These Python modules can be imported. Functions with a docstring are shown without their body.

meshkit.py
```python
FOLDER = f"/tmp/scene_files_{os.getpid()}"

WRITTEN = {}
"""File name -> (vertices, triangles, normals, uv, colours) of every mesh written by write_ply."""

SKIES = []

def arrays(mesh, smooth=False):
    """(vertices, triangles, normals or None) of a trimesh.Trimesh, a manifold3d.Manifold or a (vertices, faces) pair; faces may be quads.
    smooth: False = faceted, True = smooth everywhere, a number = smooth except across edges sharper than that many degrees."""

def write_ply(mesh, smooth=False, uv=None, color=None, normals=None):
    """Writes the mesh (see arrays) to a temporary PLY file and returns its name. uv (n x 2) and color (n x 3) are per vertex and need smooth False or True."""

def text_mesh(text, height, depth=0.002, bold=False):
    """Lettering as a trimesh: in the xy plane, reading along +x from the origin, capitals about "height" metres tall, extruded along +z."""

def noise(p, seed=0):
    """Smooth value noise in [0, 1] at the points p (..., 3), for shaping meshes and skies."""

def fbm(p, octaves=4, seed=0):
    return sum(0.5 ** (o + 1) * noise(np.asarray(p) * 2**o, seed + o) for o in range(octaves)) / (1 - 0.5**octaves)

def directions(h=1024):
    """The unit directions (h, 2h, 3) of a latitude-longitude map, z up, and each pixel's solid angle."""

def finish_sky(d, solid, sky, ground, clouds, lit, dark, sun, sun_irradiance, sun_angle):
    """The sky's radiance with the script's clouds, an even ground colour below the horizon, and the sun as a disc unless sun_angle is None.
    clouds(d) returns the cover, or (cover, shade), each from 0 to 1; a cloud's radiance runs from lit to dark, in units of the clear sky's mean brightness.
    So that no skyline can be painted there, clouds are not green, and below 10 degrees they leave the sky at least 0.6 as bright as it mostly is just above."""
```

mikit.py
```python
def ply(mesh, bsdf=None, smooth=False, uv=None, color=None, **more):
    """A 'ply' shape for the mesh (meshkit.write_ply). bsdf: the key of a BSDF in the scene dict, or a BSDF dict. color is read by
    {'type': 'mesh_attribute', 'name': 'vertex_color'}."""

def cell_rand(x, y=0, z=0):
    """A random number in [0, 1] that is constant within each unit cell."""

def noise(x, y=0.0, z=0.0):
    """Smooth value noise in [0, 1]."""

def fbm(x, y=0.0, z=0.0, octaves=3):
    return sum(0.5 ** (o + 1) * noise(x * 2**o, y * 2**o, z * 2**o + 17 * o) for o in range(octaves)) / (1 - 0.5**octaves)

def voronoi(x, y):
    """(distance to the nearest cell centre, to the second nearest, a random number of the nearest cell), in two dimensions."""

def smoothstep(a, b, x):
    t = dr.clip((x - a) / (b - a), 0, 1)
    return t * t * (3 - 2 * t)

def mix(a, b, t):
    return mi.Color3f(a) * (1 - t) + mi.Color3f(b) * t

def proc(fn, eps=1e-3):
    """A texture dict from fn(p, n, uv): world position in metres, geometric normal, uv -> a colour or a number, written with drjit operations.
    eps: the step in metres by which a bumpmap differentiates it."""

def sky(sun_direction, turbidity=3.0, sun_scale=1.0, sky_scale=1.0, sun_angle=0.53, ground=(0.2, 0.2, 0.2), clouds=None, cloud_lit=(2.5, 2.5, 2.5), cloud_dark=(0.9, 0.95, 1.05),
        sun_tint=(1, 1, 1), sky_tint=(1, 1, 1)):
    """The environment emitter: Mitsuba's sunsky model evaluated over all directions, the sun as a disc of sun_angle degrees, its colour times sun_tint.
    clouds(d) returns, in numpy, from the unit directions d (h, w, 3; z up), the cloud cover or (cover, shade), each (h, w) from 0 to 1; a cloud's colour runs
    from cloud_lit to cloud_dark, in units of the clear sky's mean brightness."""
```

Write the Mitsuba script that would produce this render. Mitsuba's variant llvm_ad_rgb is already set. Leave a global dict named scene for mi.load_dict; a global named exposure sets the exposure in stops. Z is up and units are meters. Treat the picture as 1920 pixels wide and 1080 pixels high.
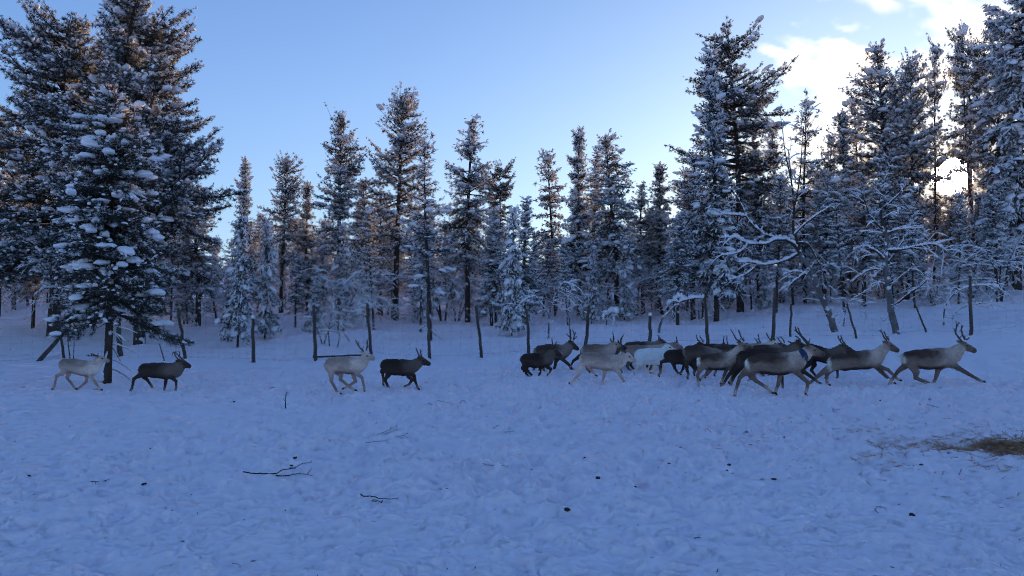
import math, numpy as np, trimesh, mitsuba as mi, mikit, meshkit
import drjit as dr
from scipy.interpolate import PchipInterpolator
from scipy.spatial import cKDTree

T = mi.ScalarTransform4f
scene, labels = {}, {}
PI = math.pi
# ------------------------------------------------------------------ camera, sky, exposure
F, CX, CY, EYE, PITCH = 1598.0, 960.0, 540.0, 1.6, math.radians(1.72)
scene['camera'] = {
    'type': 'perspective', 'fov': math.degrees(2 * math.atan(960 / F)), 'fov_axis': 'x',
    'near_clip': 0.1, 'far_clip': 5000.0,
    'to_world': T().look_at(origin=[0, 0, EYE], target=[0, math.cos(PITCH), EYE + math.sin(PITCH)], up=[0, 0, 1])}
SUN = np.array([0.519, 1.0, 0.161]); SUN /= np.linalg.norm(SUN)
exposure = 3.1


def cloud_cover(d):
    """thin streaky cloud bank on the sun's side of the sky"""
    z = np.maximum(d[..., 2], 0.03)
    p = np.stack([d[..., 0] / (z + 0.22), d[..., 1] / (z + 0.22), z * 0], -1)
    rot = np.stack([p[..., 0] * 0.85 + p[..., 1] * 0.5, -p[..., 0] * 0.5 + p[..., 1] * 0.85, p[..., 2]], -1)
    n = meshkit.fbm(rot * np.array([3.2, 5.5, 1]) + 3.1, 6, seed=4)
    n2 = meshkit.fbm(rot * np.array([11.0, 20.0, 1]) + 7.7, 4, seed=9)
    ang = np.degrees(np.arccos(np.clip(d @ SUN, -1, 1)))
    az = np.degrees(np.arctan2(d[..., 0], d[..., 1]))
    el = np.degrees(np.arcsin(np.clip(d[..., 2], -1, 1)))
    thr = .365 + .015 * np.maximum(el - 13, 0) + .10 * (np.maximum(np.abs(az - 24.6) - 2.5, 0) / 5.0) ** 2
    v = n * 0.42 + n2 * 0.58
    cover = np.clip((v - thr) * 4.2, 0, 1)
    shade = np.clip((n2 - .5) * 1.2, 0, .35) + .75 * np.clip((11.5 - el) / 3, 0, 1)   # the low part of the bank is dusky
    return cover, shade


scene['sky'] = mikit.sky(SUN, turbidity=2.3, sun_scale=0.65, sky_scale=1.0, sun_angle=2.0, ground=(0.6, 0.65, 0.75),
                         clouds=cloud_cover, cloud_lit=(6.2, 5.5, 4.9), cloud_dark=(2.3, 1.75, 1.3),
                         sun_tint=(1.0, 0.93, 0.8), sky_tint=(0.49, 0.675, 1.17))


def W(x, y, d):
    """the world point seen at pixel (x, y) of the 1920 x 1080 photograph at the depth d"""
    u, v = (x - CX) / F, (CY - y) / F
    dy, dz = math.cos(PITCH) - v * math.sin(PITCH), math.sin(PITCH) + v * math.cos(PITCH)
    return np.array([u * d / dy, d, EYE + dz * d / dy])


# ------------------------------------------------------------------ helpers
def add(key, mesh, bsdf, smooth=True, color=None, **lab):
    n, k = 1, key
    while k in scene:
        k = f'{key}_{n:03d}'; n += 1
    scene[k] = mikit.ply(mesh, bsdf, smooth=smooth, color=color)
    if lab: labels[k] = lab
    return k


def free(name):
    n, k = 1, name
    while k in labels:
        k = f'{name}_{n:03d}'; n += 1
    return k


def thing(name, label, category, group=None, kind=None):
    k = free(name)
    labels[k] = {'label': label, 'category': category}
    if group: labels[k]['group'] = group
    if kind: labels[k]['kind'] = kind
    return k


def join(parts):
    vs, fs, n = [], [], 0
    for v, f in parts:
        vs.append(v); fs.append(f + n); n += len(v)
    if not vs: return np.zeros((0, 3)), np.zeros((0, 3), int)
    return np.vstack(vs), np.vstack(fs)


def frames(P):
    t = np.gradient(P, axis=0)
    t /= np.linalg.norm(t, axis=1, keepdims=True) + 1e-12
    m = np.abs(t.mean(0))
    ref = np.eye(3)[np.argmin(m)]
    a = np.cross(t, ref); a /= np.linalg.norm(a, axis=1, keepdims=True) + 1e-12
    return t, a, np.cross(t, a)


def quads(k, n):
    i, j = np.meshgrid(np.arange(k - 1), np.arange(n), indexing='ij')
    q = np.stack([i * n + j, i * n + (j + 1) % n, (i + 1) * n + (j + 1) % n, (i + 1) * n + j], -1).reshape(-1, 4)
    return np.vstack([q[:, [0, 1, 2]], q[:, [0, 2, 3]]])


def tube(P, R, n=5, cap=True):
    P = np.asarray(P, float); R = np.broadcast_to(np.asarray(R, float), (len(P),))
    t, a, b = frames(P)
    g = np.arange(n) * 2 * PI / n
    v = P[:, None] + R[:, None, None] * (np.cos(g)[None, :, None] * a[:, None] + np.sin(g)[None, :, None] * b[:, None])
    v, f = v.reshape(-1, 3), quads(len(P), n)
    if cap:
        k = len(v); v = np.vstack([v, P[:1] - t[:1] * R[0] * .3, P[-1:] + t[-1:] * R[-1] * .3])
        j = np.arange(n); e = (len(P) - 1) * n
        f = np.vstack([f, np.stack([(j + 1) % n, j, j * 0 + k], 1), np.stack([e + j, e + (j + 1) % n, j * 0 + k + 1], 1)])
    return v, f


def snow_tube(P, R, thick, n=6, rng=None):
    """a ridge of snow lying on top of a limb; thin where the limb is steep"""
    P = np.asarray(P, float); R = np.broadcast_to(np.asarray(R, float), (len(P),))
    t = np.gradient(P, axis=0); t /= np.linalg.norm(t, axis=1, keepdims=True) + 1e-12
    hz = np.clip(np.linalg.norm(t[:, :2], axis=1) * 1.25 - 0.2, 0.05, 1)
    s = np.cross(t, [0, 0, 1.0]); s /= np.linalg.norm(s, axis=1, keepdims=True) + 1e-9
    up = np.cross(s, t)
    wob = 1 + (rng.uniform(-.6, .45, len(P)) if rng is not None else 0)
    w, h = (R * 0.95 + thick * 0.5) * hz * wob, thick * hz * wob
    w[0] *= .5; h[0] *= .5; w[-1] *= .25; h[-1] *= .3
    g = np.arange(n) * 2 * PI / n
    c = P + up * (R * .55 + h * .5)[:, None]
    v = c[:, None] + np.cos(g)[None, :, None] * s[:, None] * w[:, None, None] + np.sin(g)[None, :, None] * up[:, None] * (h * .62)[:, None, None]
    v, f = v.reshape(-1, 3), quads(len(P), n)
    k = len(v); v = np.vstack([v, c[:1], c[-1:]]); j = np.arange(n); e = (len(P) - 1) * n
    f = np.vstack([f, np.stack([(j + 1) % n, j, j * 0 + k], 1), np.stack([e + j, e + (j + 1) % n, j * 0 + k + 1], 1)])
    return v, f


def resample(P, n):
    P = np.asarray(P, float)
    if len(P) < 3:
        return P[0] + (P[-1] - P[0]) * np.linspace(0, 1, n)[:, None]
    s = np.r_[0, np.cumsum(np.linalg.norm(np.diff(P, axis=0), axis=1))]
    return np.stack([PchipInterpolator(s, P[:, k])(np.linspace(0, s[-1], n)) for k in range(P.shape[1])], 1)


ICO = trimesh.creation.icosphere(subdivisions=0)
ICO1 = trimesh.creation.icosphere(subdivisions=1)


def blobs(C, S, D, rng, level=0, jitter=.16):
    """flattened lumps: centres C, half sizes S (along, across, up), headings D"""
    base = (ICO1 if level else ICO)
    bv, bf = np.array(base.vertices), np.array(base.faces)
    bv = bv.copy(); bv[:, 2] = np.where(bv[:, 2] < 0, bv[:, 2] * .55, bv[:, 2])
    n = len(C)
    if n == 0: return np.zeros((0, 3)), np.zeros((0, 3), int)
    x = D / (np.linalg.norm(D, axis=1, keepdims=True) + 1e-9)
    y = np.cross([0, 0, 1.0], x); y /= np.linalg.norm(y, axis=1, keepdims=True) + 1e-9
    z = np.cross(x, y)
    j = 1 + rng.uniform(-jitter, jitter, (n, len(bv), 1))
    l = bv[None] * S[:, None] * j
    v = C[:, None] + l[..., :1] * x[:, None] + l[..., 1:2] * y[:, None] + l[..., 2:] * z[:, None]
    f = bf[None] + (np.arange(n) * len(bv))[:, None, None]
    return v.reshape(-1, 3), f.reshape(-1, 3)


# ------------------------------------------------------------------ materials
def mat(key, fn, rough=.8, bump=None, scale=0.004, spec=.3, eps=2e-3):
    b = {'type': 'principled', 'base_color': mikit.proc(fn) if callable(fn) else fn, 'roughness': rough, 'specular': spec}
    if bump is not None:
        b = {'type': 'bumpmap', 'arbitrary': mikit.proc(bump, eps=eps), 'scale': scale, 'bsdf': b}
    scene[key] = {'type': 'twosided', 'bsdf': b}


def rgb(*c): return {'type': 'rgb', 'value': list(c)}


mat('snow_ground', lambda p, n, uv: mikit.mix((.95, .875, .915), (.985, .91, .95), mikit.fbm(p.x * 1.3, p.y * 1.3, p.z, octaves=3)), rough=.65, spec=.25,
    bump=lambda p, n, uv: mikit.fbm(p.x * 7, p.y * 7, p.z * 7, octaves=4), scale=.16)
mat('snow_load', rgb(.93, .93, .93), rough=.7, spec=.2)
scene['hoar'] = {'type': 'principledthin', 'base_color': rgb(.80, .81, .83), 'roughness': .7, 'diff_trans': .8, 'spec_trans': 0.0}
mat('bark', lambda p, n, uv: mikit.mix(mikit.mix((.035, .026, .021), (.085, .062, .05), mikit.noise(p.x * 14, p.y * 14, p.z * 4)), (.75, .78, .83),
                                       mikit.smoothstep(.66, .74, mikit.fbm(p.x * 9 + 4, p.y * 9, p.z * 6, octaves=2))), rough=.9)
mat('twig_bark', rgb(.055, .043, .036), rough=.9)
mat('birch_bark', lambda p, n, uv: mikit.mix(mikit.mix((.09, .08, .075), (.20, .185, .17), mikit.noise(p.x * 8, p.y * 8, p.z * 5)), (.75, .78, .83),
                                             mikit.smoothstep(.62, .72, mikit.fbm(p.x * 7 + 4, p.y * 7, p.z * 6, octaves=2))), rough=.85)
mat('old_wood', lambda p, n, uv: mikit.mix((.05, .04, .035), (.13, .105, .085), mikit.noise(p.x * 20, p.y * 20, p.z * 3)), rough=.85)
scene['needle'] = {'type': 'principledthin', 'base_color': mikit.proc(lambda p, n, uv: mikit.mix((.045, .054, .046), (.088, .092, .072), mikit.noise(p.x * .9, p.y * .9, p.z * .9))),
                   'roughness': .6, 'diff_trans': .7, 'spec_trans': 0.0}
mat('wire', rgb(.22, .22, .23), rough=.5)
mat('stick_bark', rgb(.045, .035, .03), rough=.9)
mat('dung', rgb(.035, .027, .022), rough=.8)
mat('hay', lambda p, n, uv: mikit.mix((.26, .14, .075), (.52, .32, .18), mikit.noise(p.x * 30, p.y * 30, 0)), rough=.9)
scene['fur'] = {'type': 'twosided', 'bsdf': {'type': 'principled', 'base_color': {'type': 'mesh_attribute', 'name': 'vertex_color'}, 'roughness': .85, 'specular': .15, 'sheen': .3}}
mat('antler', rgb(.085, .065, .05), rough=.6)
mat('hoof_horn', rgb(.02, .018, .017), rough=.5)
mat('eye_dark', rgb(.008, .007, .007), rough=.15, spec=.5)
mat('blue_cloth', rgb(.02, .045, .11), rough=.8)

# ------------------------------------------------------------------ terrain
UK = np.array([-.6, -.3, -.1, .15, .43, .6])
YK = np.array([-300, 0, 19, 24, 28, 34, 40, 48, 56, 70, 95, 150, 700.])
ZK = np.array([[0, 0, 0, 0, 0, 0], [0, 0, 0, 0, 0, 0], [0, 0, 0, 0, 0, 0], [.02, .02, .05, .2, .3, .45], [.1, .1, .2, .55, .75, 1.05],
               [.8, .6, .6, .95, 1.35, 1.85], [1.75, 1.3, 1.15, 1.4, 2.05, 2.7], [2.3, 1.8, 1.7, 1.95, 2.7, 3.3], [2.6, 2.2, 2.1, 2.4, 3.2, 3.7],
               [3.4, 3.2, 3.2, 3.5, 4.3, 4.6], [5.2, 5.0, 5.2, 5.6, 6.2, 6.4], [9, 9, 9.2, 9.6, 10, 10.2], [13, 13, 13, 13, 13, 13]])
COLS = PchipInterpolator(YK, ZK, axis=0)


def terrain(x, y):
    x, y = np.asarray(x, float), np.asarray(y, float)
    c = COLS(np.clip(y, -299, 699))
    u = np.clip(x / np.maximum(y, 12), UK[0], UK[-1] - 1e-9)
    i = np.clip(np.searchsorted(UK, u, side='right') - 1, 0, len(UK) - 2)
    t = (u - UK[i]) / (UK[i + 1] - UK[i]); t = t * t * (3 - 2 * t)
    z = np.take_along_axis(c, i[..., None], -1)[..., 0] * (1 - t) + np.take_along_axis(c, i[..., None] + 1, -1)[..., 0] * t
    far = np.clip((y - 24) / 8, 0, 1)
    p = np.stack([x * .35, y * .35, x * 0], -1)
    return z + far * (.45 * (meshkit.fbm(p, 3, seed=31) - .5))


# hoof prints: the churned track of the herd, single trails, and older prints all over the corral
rd = np.random.default_rng(21)
prints = [np.stack([rd.uniform(-11.5, 12.5, 620), rd.normal(18.4, 1.5, 620)], 1)]
for _ in range(13):
    n = int(rd.integers(18, 40)); a = rd.uniform(-.5, .5) + (PI if rd.uniform() < .5 else 0)
    h = a + np.cumsum(rd.normal(size=n) * .06); st = rd.uniform(.3, .5)
    c = np.array([rd.uniform(-7, 7), rd.uniform(5, 15)]) + np.cumsum(np.stack([np.cos(h), np.sin(h)], 1) * st, 0)
    prints.append(c + np.stack([-np.sin(h), np.cos(h)], 1) * (np.arange(n) % 2 - .5)[:, None] * .22)
prints.append(np.stack([rd.uniform(-10, 10, 650), rd.uniform(4.2, 17, 650)], 1))
prints = np.vstack(prints)
DENTS, DENT_R = cKDTree(prints), rd.uniform(.05, .10, len(prints))


def relief(x, y):
    """trampled snow: hollows, hoof dents and crumbly lumps"""
    q = np.stack([x, y, x * 0], -1)
    wv = np.stack([meshkit.noise(q * 1.7 + 40, seed=12), meshkit.noise(q * 1.7 + 70, seed=13), q[..., 0] * 0], -1) * .5
    a = meshkit.fbm(q * 1.1, 2, seed=1) - .5
    b = meshkit.noise(q * 2.6 + 5 + wv, seed=2); c = meshkit.noise(q * 4.6 + 9 + wv * 2, seed=3)
    e = meshkit.noise(q * 8.7 + wv * 5, seed=5); g = meshkit.noise(q * 16.5 + wv * 8, seed=6)
    dent = np.clip((.42 - c) * 4, 0, 1)
    h = .09 * a + .045 * (np.abs(b - .5) * 2 - .5) + .04 * (c - .5) - .07 * dent + .050 * (np.abs(e - .5) * 2 - .4) + .040 * (g - .5)
    amp = .55 + .9 * meshkit.noise(q * .35 + 3, seed=8) + .45 * np.exp(-((y - 18.5) / 2.6) ** 2)
    out = h * amp * np.clip((300 - np.abs(y)) / 200, 0, 1) * np.clip((60 - y) / 20, .3, 1)
    near = np.nonzero((np.abs(x) < 15) & (y > 3) & (y < 23.5)) if np.ndim(x) else None
    if near is not None and len(near[0]):
        dist, k = DENTS.query(np.stack([x[near], y[near]], -1), distance_upper_bound=.3)
        q = np.where(np.isfinite(dist), dist / DENT_R[np.minimum(k, len(DENT_R) - 1)], 9)
        out[near] += DENT_R[np.minimum(k, len(DENT_R) - 1)] * (-.75 * np.exp(-q ** 2 * 1.3) + .30 * np.exp(-((q - 1.5) * 2.2) ** 2))
    return out


def ground_at(px, py):
    d = np.linspace(3, 120, 1200)
    P = np.array([W(px, py, k) for k in (1.0, 2.0)]); g = P[1] - P[0]
    X, Z = g[0] * d, EYE + g[2] * d
    below = np.nonzero(Z < terrain(X, d))[0]
    k = below[0] if len(below) else len(d) - 1
    return np.array([X[k], d[k], float(terrain(X[k], d[k]))])


yl = np.concatenate([[-500, -300, -150, -80, -40, -20, -10, -4, 0, 1.5, 2.5], np.arange(3.2, 8, .026), np.arange(8, 12, .045), np.arange(12, 15.5, .075), np.arange(15.5, 21.5, .065), np.arange(21.5, 24, .13), np.arange(24, 60, .4),
                     np.arange(60, 130, 2.5), [140, 160, 200, 280, 400, 700, 1100]])
xs = np.concatenate([np.arange(0, 4.6, .028), np.arange(4.6, 8, .05), np.arange(8, 14, .09), np.arange(14, 30, .3), np.arange(30, 80, 1.5), [90, 110, 140, 200, 300, 500, 1000]])
xl = np.concatenate([-xs[:0:-1], xs])
gx, gy = np.meshgrid(xl, yl, indexing='ij')
gz = terrain(gx, gy) + relief(gx, gy)
gi, gj = np.meshgrid(np.arange(len(xl) - 1), np.arange(len(yl) - 1), indexing='ij'); ny = len(yl)
gq = np.stack([gi * ny + gj, (gi + 1) * ny + gj, (gi + 1) * ny + gj + 1, gi * ny + gj + 1], -1).reshape(-1, 4)
add('ground', (np.stack([gx, gy, gz], -1).reshape(-1, 3), gq), 'snow_ground', True, label='trampled blue shaded snow of the corral and the forest floor', kind='structure')

# ------------------------------------------------------------------ conifers
def unit(v): return v / (np.linalg.norm(v, axis=-1, keepdims=True) + 1e-12)


def conifer(seed, H, prof, zb, nb, e_low, e_top, droop, tipup=.0, r0=.14, lean=.25, spread=.36, needles=13, nlen=.15, nwid=.032, snow=.6, snow_size=1.0,
            pillow=.04, gap=.14, clump=0.0, dead=10, twig_droop=.25, thin=0.0, frost=.30, puff=0):
    """trunk, branches, needles and snow of one conifer: prof(t) is the crown radius at the height fraction t"""
    r = np.random.default_rng(seed)
    zt = np.linspace(0, 1, 14)
    ax = np.stack([lean * (zt ** 1.5) * math.cos(seed) + .06 * np.sin(zt * 5 + seed), lean * (zt ** 1.5) * math.sin(seed) + .06 * np.cos(zt * 4.3 + seed), zt * H], 1)
    ax[:, :2] -= ax[0, :2]
    trunk = tube(np.vstack([ax[0] - [0, 0, .5], ax]), np.r_[r0 * 1.25, r0 * (1.0 - zt) ** .75 + .012], 8)
    at = lambda z: np.array([np.interp(z, ax[:, 2], ax[:, 0]), np.interp(z, ax[:, 2], ax[:, 1]), z])
    limbs, fine, tp, td, sb = [], [], [], [], []
    heights = zb + (H * .985 - zb) * np.sort(r.uniform(0, 1, nb)) ** .92
    az = r.uniform(0, 2 * PI)
    for z in heights:
        t = z / H
        az += 2.399 + r.uniform(-.7, .7)
        L = max(prof(t) * (.40 + 1.0 * float(meshkit.noise(np.array([math.cos(az) * 1.4 + 9, math.sin(az) * 1.4 + 9, z * .75 + seed * 7]), seed=seed))) * r.uniform(.75, 1.15), .16)
        if clump and meshkit.noise(np.array([[az % (2 * PI) * .6, z * .55, seed]]))[0] < clump: L *= .45
        e = e_low + (e_top - e_low) * ((z - zb) / (H - zb)) ** 1.2 + r.normal() * .30
        e = min(max(e, e_low - .2, -.62), 1.08)
        h = np.array([math.cos(az), math.sin(az), 0])
        s = np.linspace(0, 1, 6)
        bend = r.uniform(-.25, .25)
        side = np.array([-h[1], h[0], 0])
        P = at(z) + h * (L * s)[:, None] + side * (L * bend * s ** 2)[:, None] + np.array([0, 0, 1.]) * (L * (math.tan(e) * s - droop * r.uniform(.5, 1.4) * s ** 2 + tipup * s ** 3))[:, None]
        P[:, 2] = np.maximum(P[:, 2], .55 * zb + .12)
        br = min(.010 + .020 * L, .07)
        limbs.append(tube(P, br * (1 - .8 * s), 4, False))
        k = max(2, int(L / gap * .9))
        st = np.linspace(.22 if L > .8 else .05, 1, k) + r.uniform(-.03, .03, k)
        st = np.clip(st, 0, 1)
        for q, a in enumerate(st):
            p0 = np.array([np.interp(a, s, P[:, m]) for m in range(3)])
            tan = unit(np.array([np.interp(min(a + .08, 1), s, P[:, m]) - np.interp(max(a - .08, 0), s, P[:, m]) for m in range(3)]))
            for sg in ((-1, 1) if q < k - 1 else (0,)):
                if thin and r.uniform() < thin: continue
                w = r.uniform(.7, 1.2)
                dv = unit(tan * 1.0 + np.cross([0, 0, 1.], tan) * sg * w + np.array([0, 0, r.uniform(-.55, .75) if puff else r.uniform(-twig_droop * 1.6, .25)]))
                l = (spread * L * (1.05 - a) * r.uniform(.6, 1.2) + .12) if sg else .12
                l = min(l, .85)
                m = max(1, int(l / gap + .5))
                f = (np.arange(m) + 1) / m
                pts = p0 + dv * (l * f)[:, None] - np.array([0, 0, 1.]) * (twig_droop * .5 * l * f ** 2)[:, None]
                tp.append(pts); td.append(np.repeat((dv - [0, 0, twig_droop * .4])[None], m, 0))
                fine.append((p0, pts[-1]))
        if r.uniform() < .55 * snow and L > .5:
            sb.append(snow_tube(P[1:] + [0, 0, .01], br * (1 - .6 * s[1:]), .05 * snow_size, 5, r))
    top = at(H * .93) + (ax[-1] - at(H * .93)) * np.linspace(0, 1, 7)[:, None]   # the leader carries needles too
    tp.append(top); td.append(np.repeat([[0, 0, 1.0]], 7, 0))
    for k in range(dead):
        z = r.uniform(.12, 1) * zb + .1; a = r.uniform(0, 2 * PI); L = r.uniform(.2, .8)
        P = at(z) + np.outer(np.linspace(0, 1, 4), [math.cos(a) * L, math.sin(a) * L, 0]) - np.outer(np.linspace(0, 1, 4) ** 1.5, [0, 0, L * r.uniform(.2, .8)])
        limbs.append(tube(P, [.012, .01, .008, .004], 3, False))
        sb.append(snow_tube(P, .012, .03, 5, r))
    tp, td = np.vstack(tp), unit(np.vstack(td))
    a, b = np.array([x[0] for x in fine]), np.array([x[1] for x in fine])
    sd = unit(np.cross(b - a, [0.3, .2, 1.0])); up = unit(np.cross(sd, b - a))
    wv = np.stack([a + sd * .008, a - sd * .008, b], 1).reshape(-1, 3)
    wv2 = np.stack([a + up * .008, a - up * .008, b], 1).reshape(-1, 3)
    wf = np.arange(len(wv)).reshape(-1, 3)
    limbs = join(limbs + [(wv, wf), (wv2, wf)])
    n = len(tp)
    # needles: slim triangles fanned round each tuft's heading
    dirs = unit(td[:, None] * (.45 if puff else .75) + unit(r.normal(size=(n, needles, 3))) * .95)
    ln = nlen * r.uniform(.65, 1.25, (n, needles, 1))
    c = tp[:, None] + r.normal(size=(n, needles, 3)) * .025 - td[:, None] * .05
    sdv = unit(np.cross(dirs, r.normal(size=(n, needles, 3)))) * (nwid * r.uniform(.7, 1.3, (n, needles, 1)) * .5)
    nv = np.stack([c + sdv, c - sdv, c + dirs * ln], 2).reshape(-1, 3)
    load = meshkit.noise(tp * 1.6 + seed, seed=seed)
    white = (r.uniform(size=(n, needles)) < frost * (.35 + 1.3 * load[:, None]) * np.where(dirs[..., 2] > -.25, 1, .35)).ravel()
    tri = nv.reshape(-1, 3, 3); nv = tri[~white].reshape(-1, 3); nf = np.arange(len(nv)).reshape(-1, 3)
    hoar = tri[white] + [0, 0, .006]; m3 = hoar.mean(1, keepdims=True); hoar = (m3 + (hoar - m3) * np.array([1.15, 1.15, .8])).reshape(-1, 3)
    # snow on the tufts, more of it where the pattern of the load is heavy
    D = td * [1, 1, .8]
    for rep in range(3):
        on = r.uniform(size=n) < snow * (.30 + 1.15 * load) * (.95, .75, .6)[rep]
        S = (np.stack([r.uniform(.035, .085, n), r.uniform(.03, .07, n), r.uniform(.016, .042, n)], 1) if puff else np.stack([r.uniform(.05, .13, n), r.uniform(.018, .045, n), r.uniform(.012, .032, n)], 1)) * snow_size
        D2 = unit(D + r.normal(size=D.shape) * .35)
        off = r.normal(size=(n, 3)) * [.045, .045, .03] + [0, 0, .065 if puff else .03] + rep * D * .05
        sb.append(blobs((tp + off)[on], S[on], D2[on], r, 0, .3))
    big = r.uniform(size=n) < pillow * load * 1.6
    S = np.stack([r.uniform(.13, .30, n), r.uniform(.10, .19, n), r.uniform(.06, .12, n)], 1) * snow_size
    sb.append(blobs(tp[big] + [0, 0, .06], S[big], D[big] * [1, 1, .5], r, 1, .2))
    return {'trunk': (trunk, 'bark', True), 'branches': (limbs, 'twig_bark', False), 'needles': ((nv, nf), 'needle', False), 'snow': (join(sb), 'snow_load', True), 'frost': ((hoar, np.arange(len(hoar)).reshape(-1, 3)), 'hoar', False)}


protos = {}


def proto(name, H, R, parts):
    for part, (m, b, sm) in parts.items():
        if len(m[1]):
            scene[f'{name}_{part}_source'] = {'type': 'shapegroup', 'piece': mikit.ply(m, b, smooth=sm)}
    protos[name] = (H, R, [p for p, (m, b, sm) in parts.items() if len(m[1])])


cone = lambda R, p=.85, top=.05: (lambda t: R * max(1 - t, 0) ** p + top)
def column(R, zb, peak=.35, p=1.0):
    def f(t):
        if t < peak: return R * (.72 + .28 * t / peak)
        return R * max(1 - ((t - peak) / (1 - peak)) ** 2.2, 0) ** p + .14
    return f
def dome(R, peak=.72):
    def f(t):
        if t < peak: return R * (.78 + .22 * t / peak)
        return R * math.sqrt(max(1 - ((t - peak) / (1 - peak)) ** 2, 0)) + .15
    return f


for k, s in enumerate((11, 12)):
    proto(f'slim_spruce_{k}', 8, 1.0, conifer(s, 8, cone(1.1, .75), 1.2, 165, -.3, .75, .25, .2, .09, .15, gap=.125, snow=.5, frost=.60))
    proto(f'columnar_pine_{k}', 10, 1.4, conifer(s + 20, 10, column(1.3, 2.4, .55, .75), 3.1, 155, -.15, .8, .22, .25, .13, .35, puff=1, needles=20, nlen=.125, nwid=.026, gap=.185,  clump=.42, snow=.42, frost=.50))
    proto(f'dense_pine_{k}', 9, 1.2, conifer(s + 40, 9, column(1.2, 1.6, .4, .85), 2.4, 155, -.4, .75, .25, .12, .12, .25, puff=1, needles=20, nlen=.125, nwid=.026, gap=.185,  clump=.33, snow=.45, frost=.60, twig_droop=.6))
    proto(f'far_pine_{k}', 9, 1.3, conifer(s + 60, 9, column(1.3, 2, .35, .8), 2.3, 85, -.25, .7, .25, .15, .11, .5, puff=1, needles=14, nlen=.19, nwid=.045, gap=.25, snow=.5, snow_size=1.5, pillow=.02, clump=.25, dead=8, frost=.55))
    proto(f'young_spruce_{k}', 4, .75, conifer(s + 80, 4, cone(.95, .7), .5, 90, -.5, .7, .3, .1, .05, .1, gap=.12, nlen=.12, snow=.7, twig_droop=.5, dead=3, spread=.3, frost=.55))
proto('thin_pine', 9, .9, conifer(75, 9, column(.85, 2, .4, .8), 3.2, 80, -.1, .85, .2, .2, .075, .5, puff=1, needles=14, nlen=.16, nwid=.036, gap=.2, snow=.5, snow_size=1.3, pillow=.02, clump=.2, dead=22, frost=.55))
proto('sparse_pine', 8, 1.0, conifer(15, 8, column(.95, 2, .35), 2.0, 58, -.1, .8, .12, .25, .08, .2, gap=.16, snow=.7, thin=.25, dead=14, frost=.5))
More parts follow.
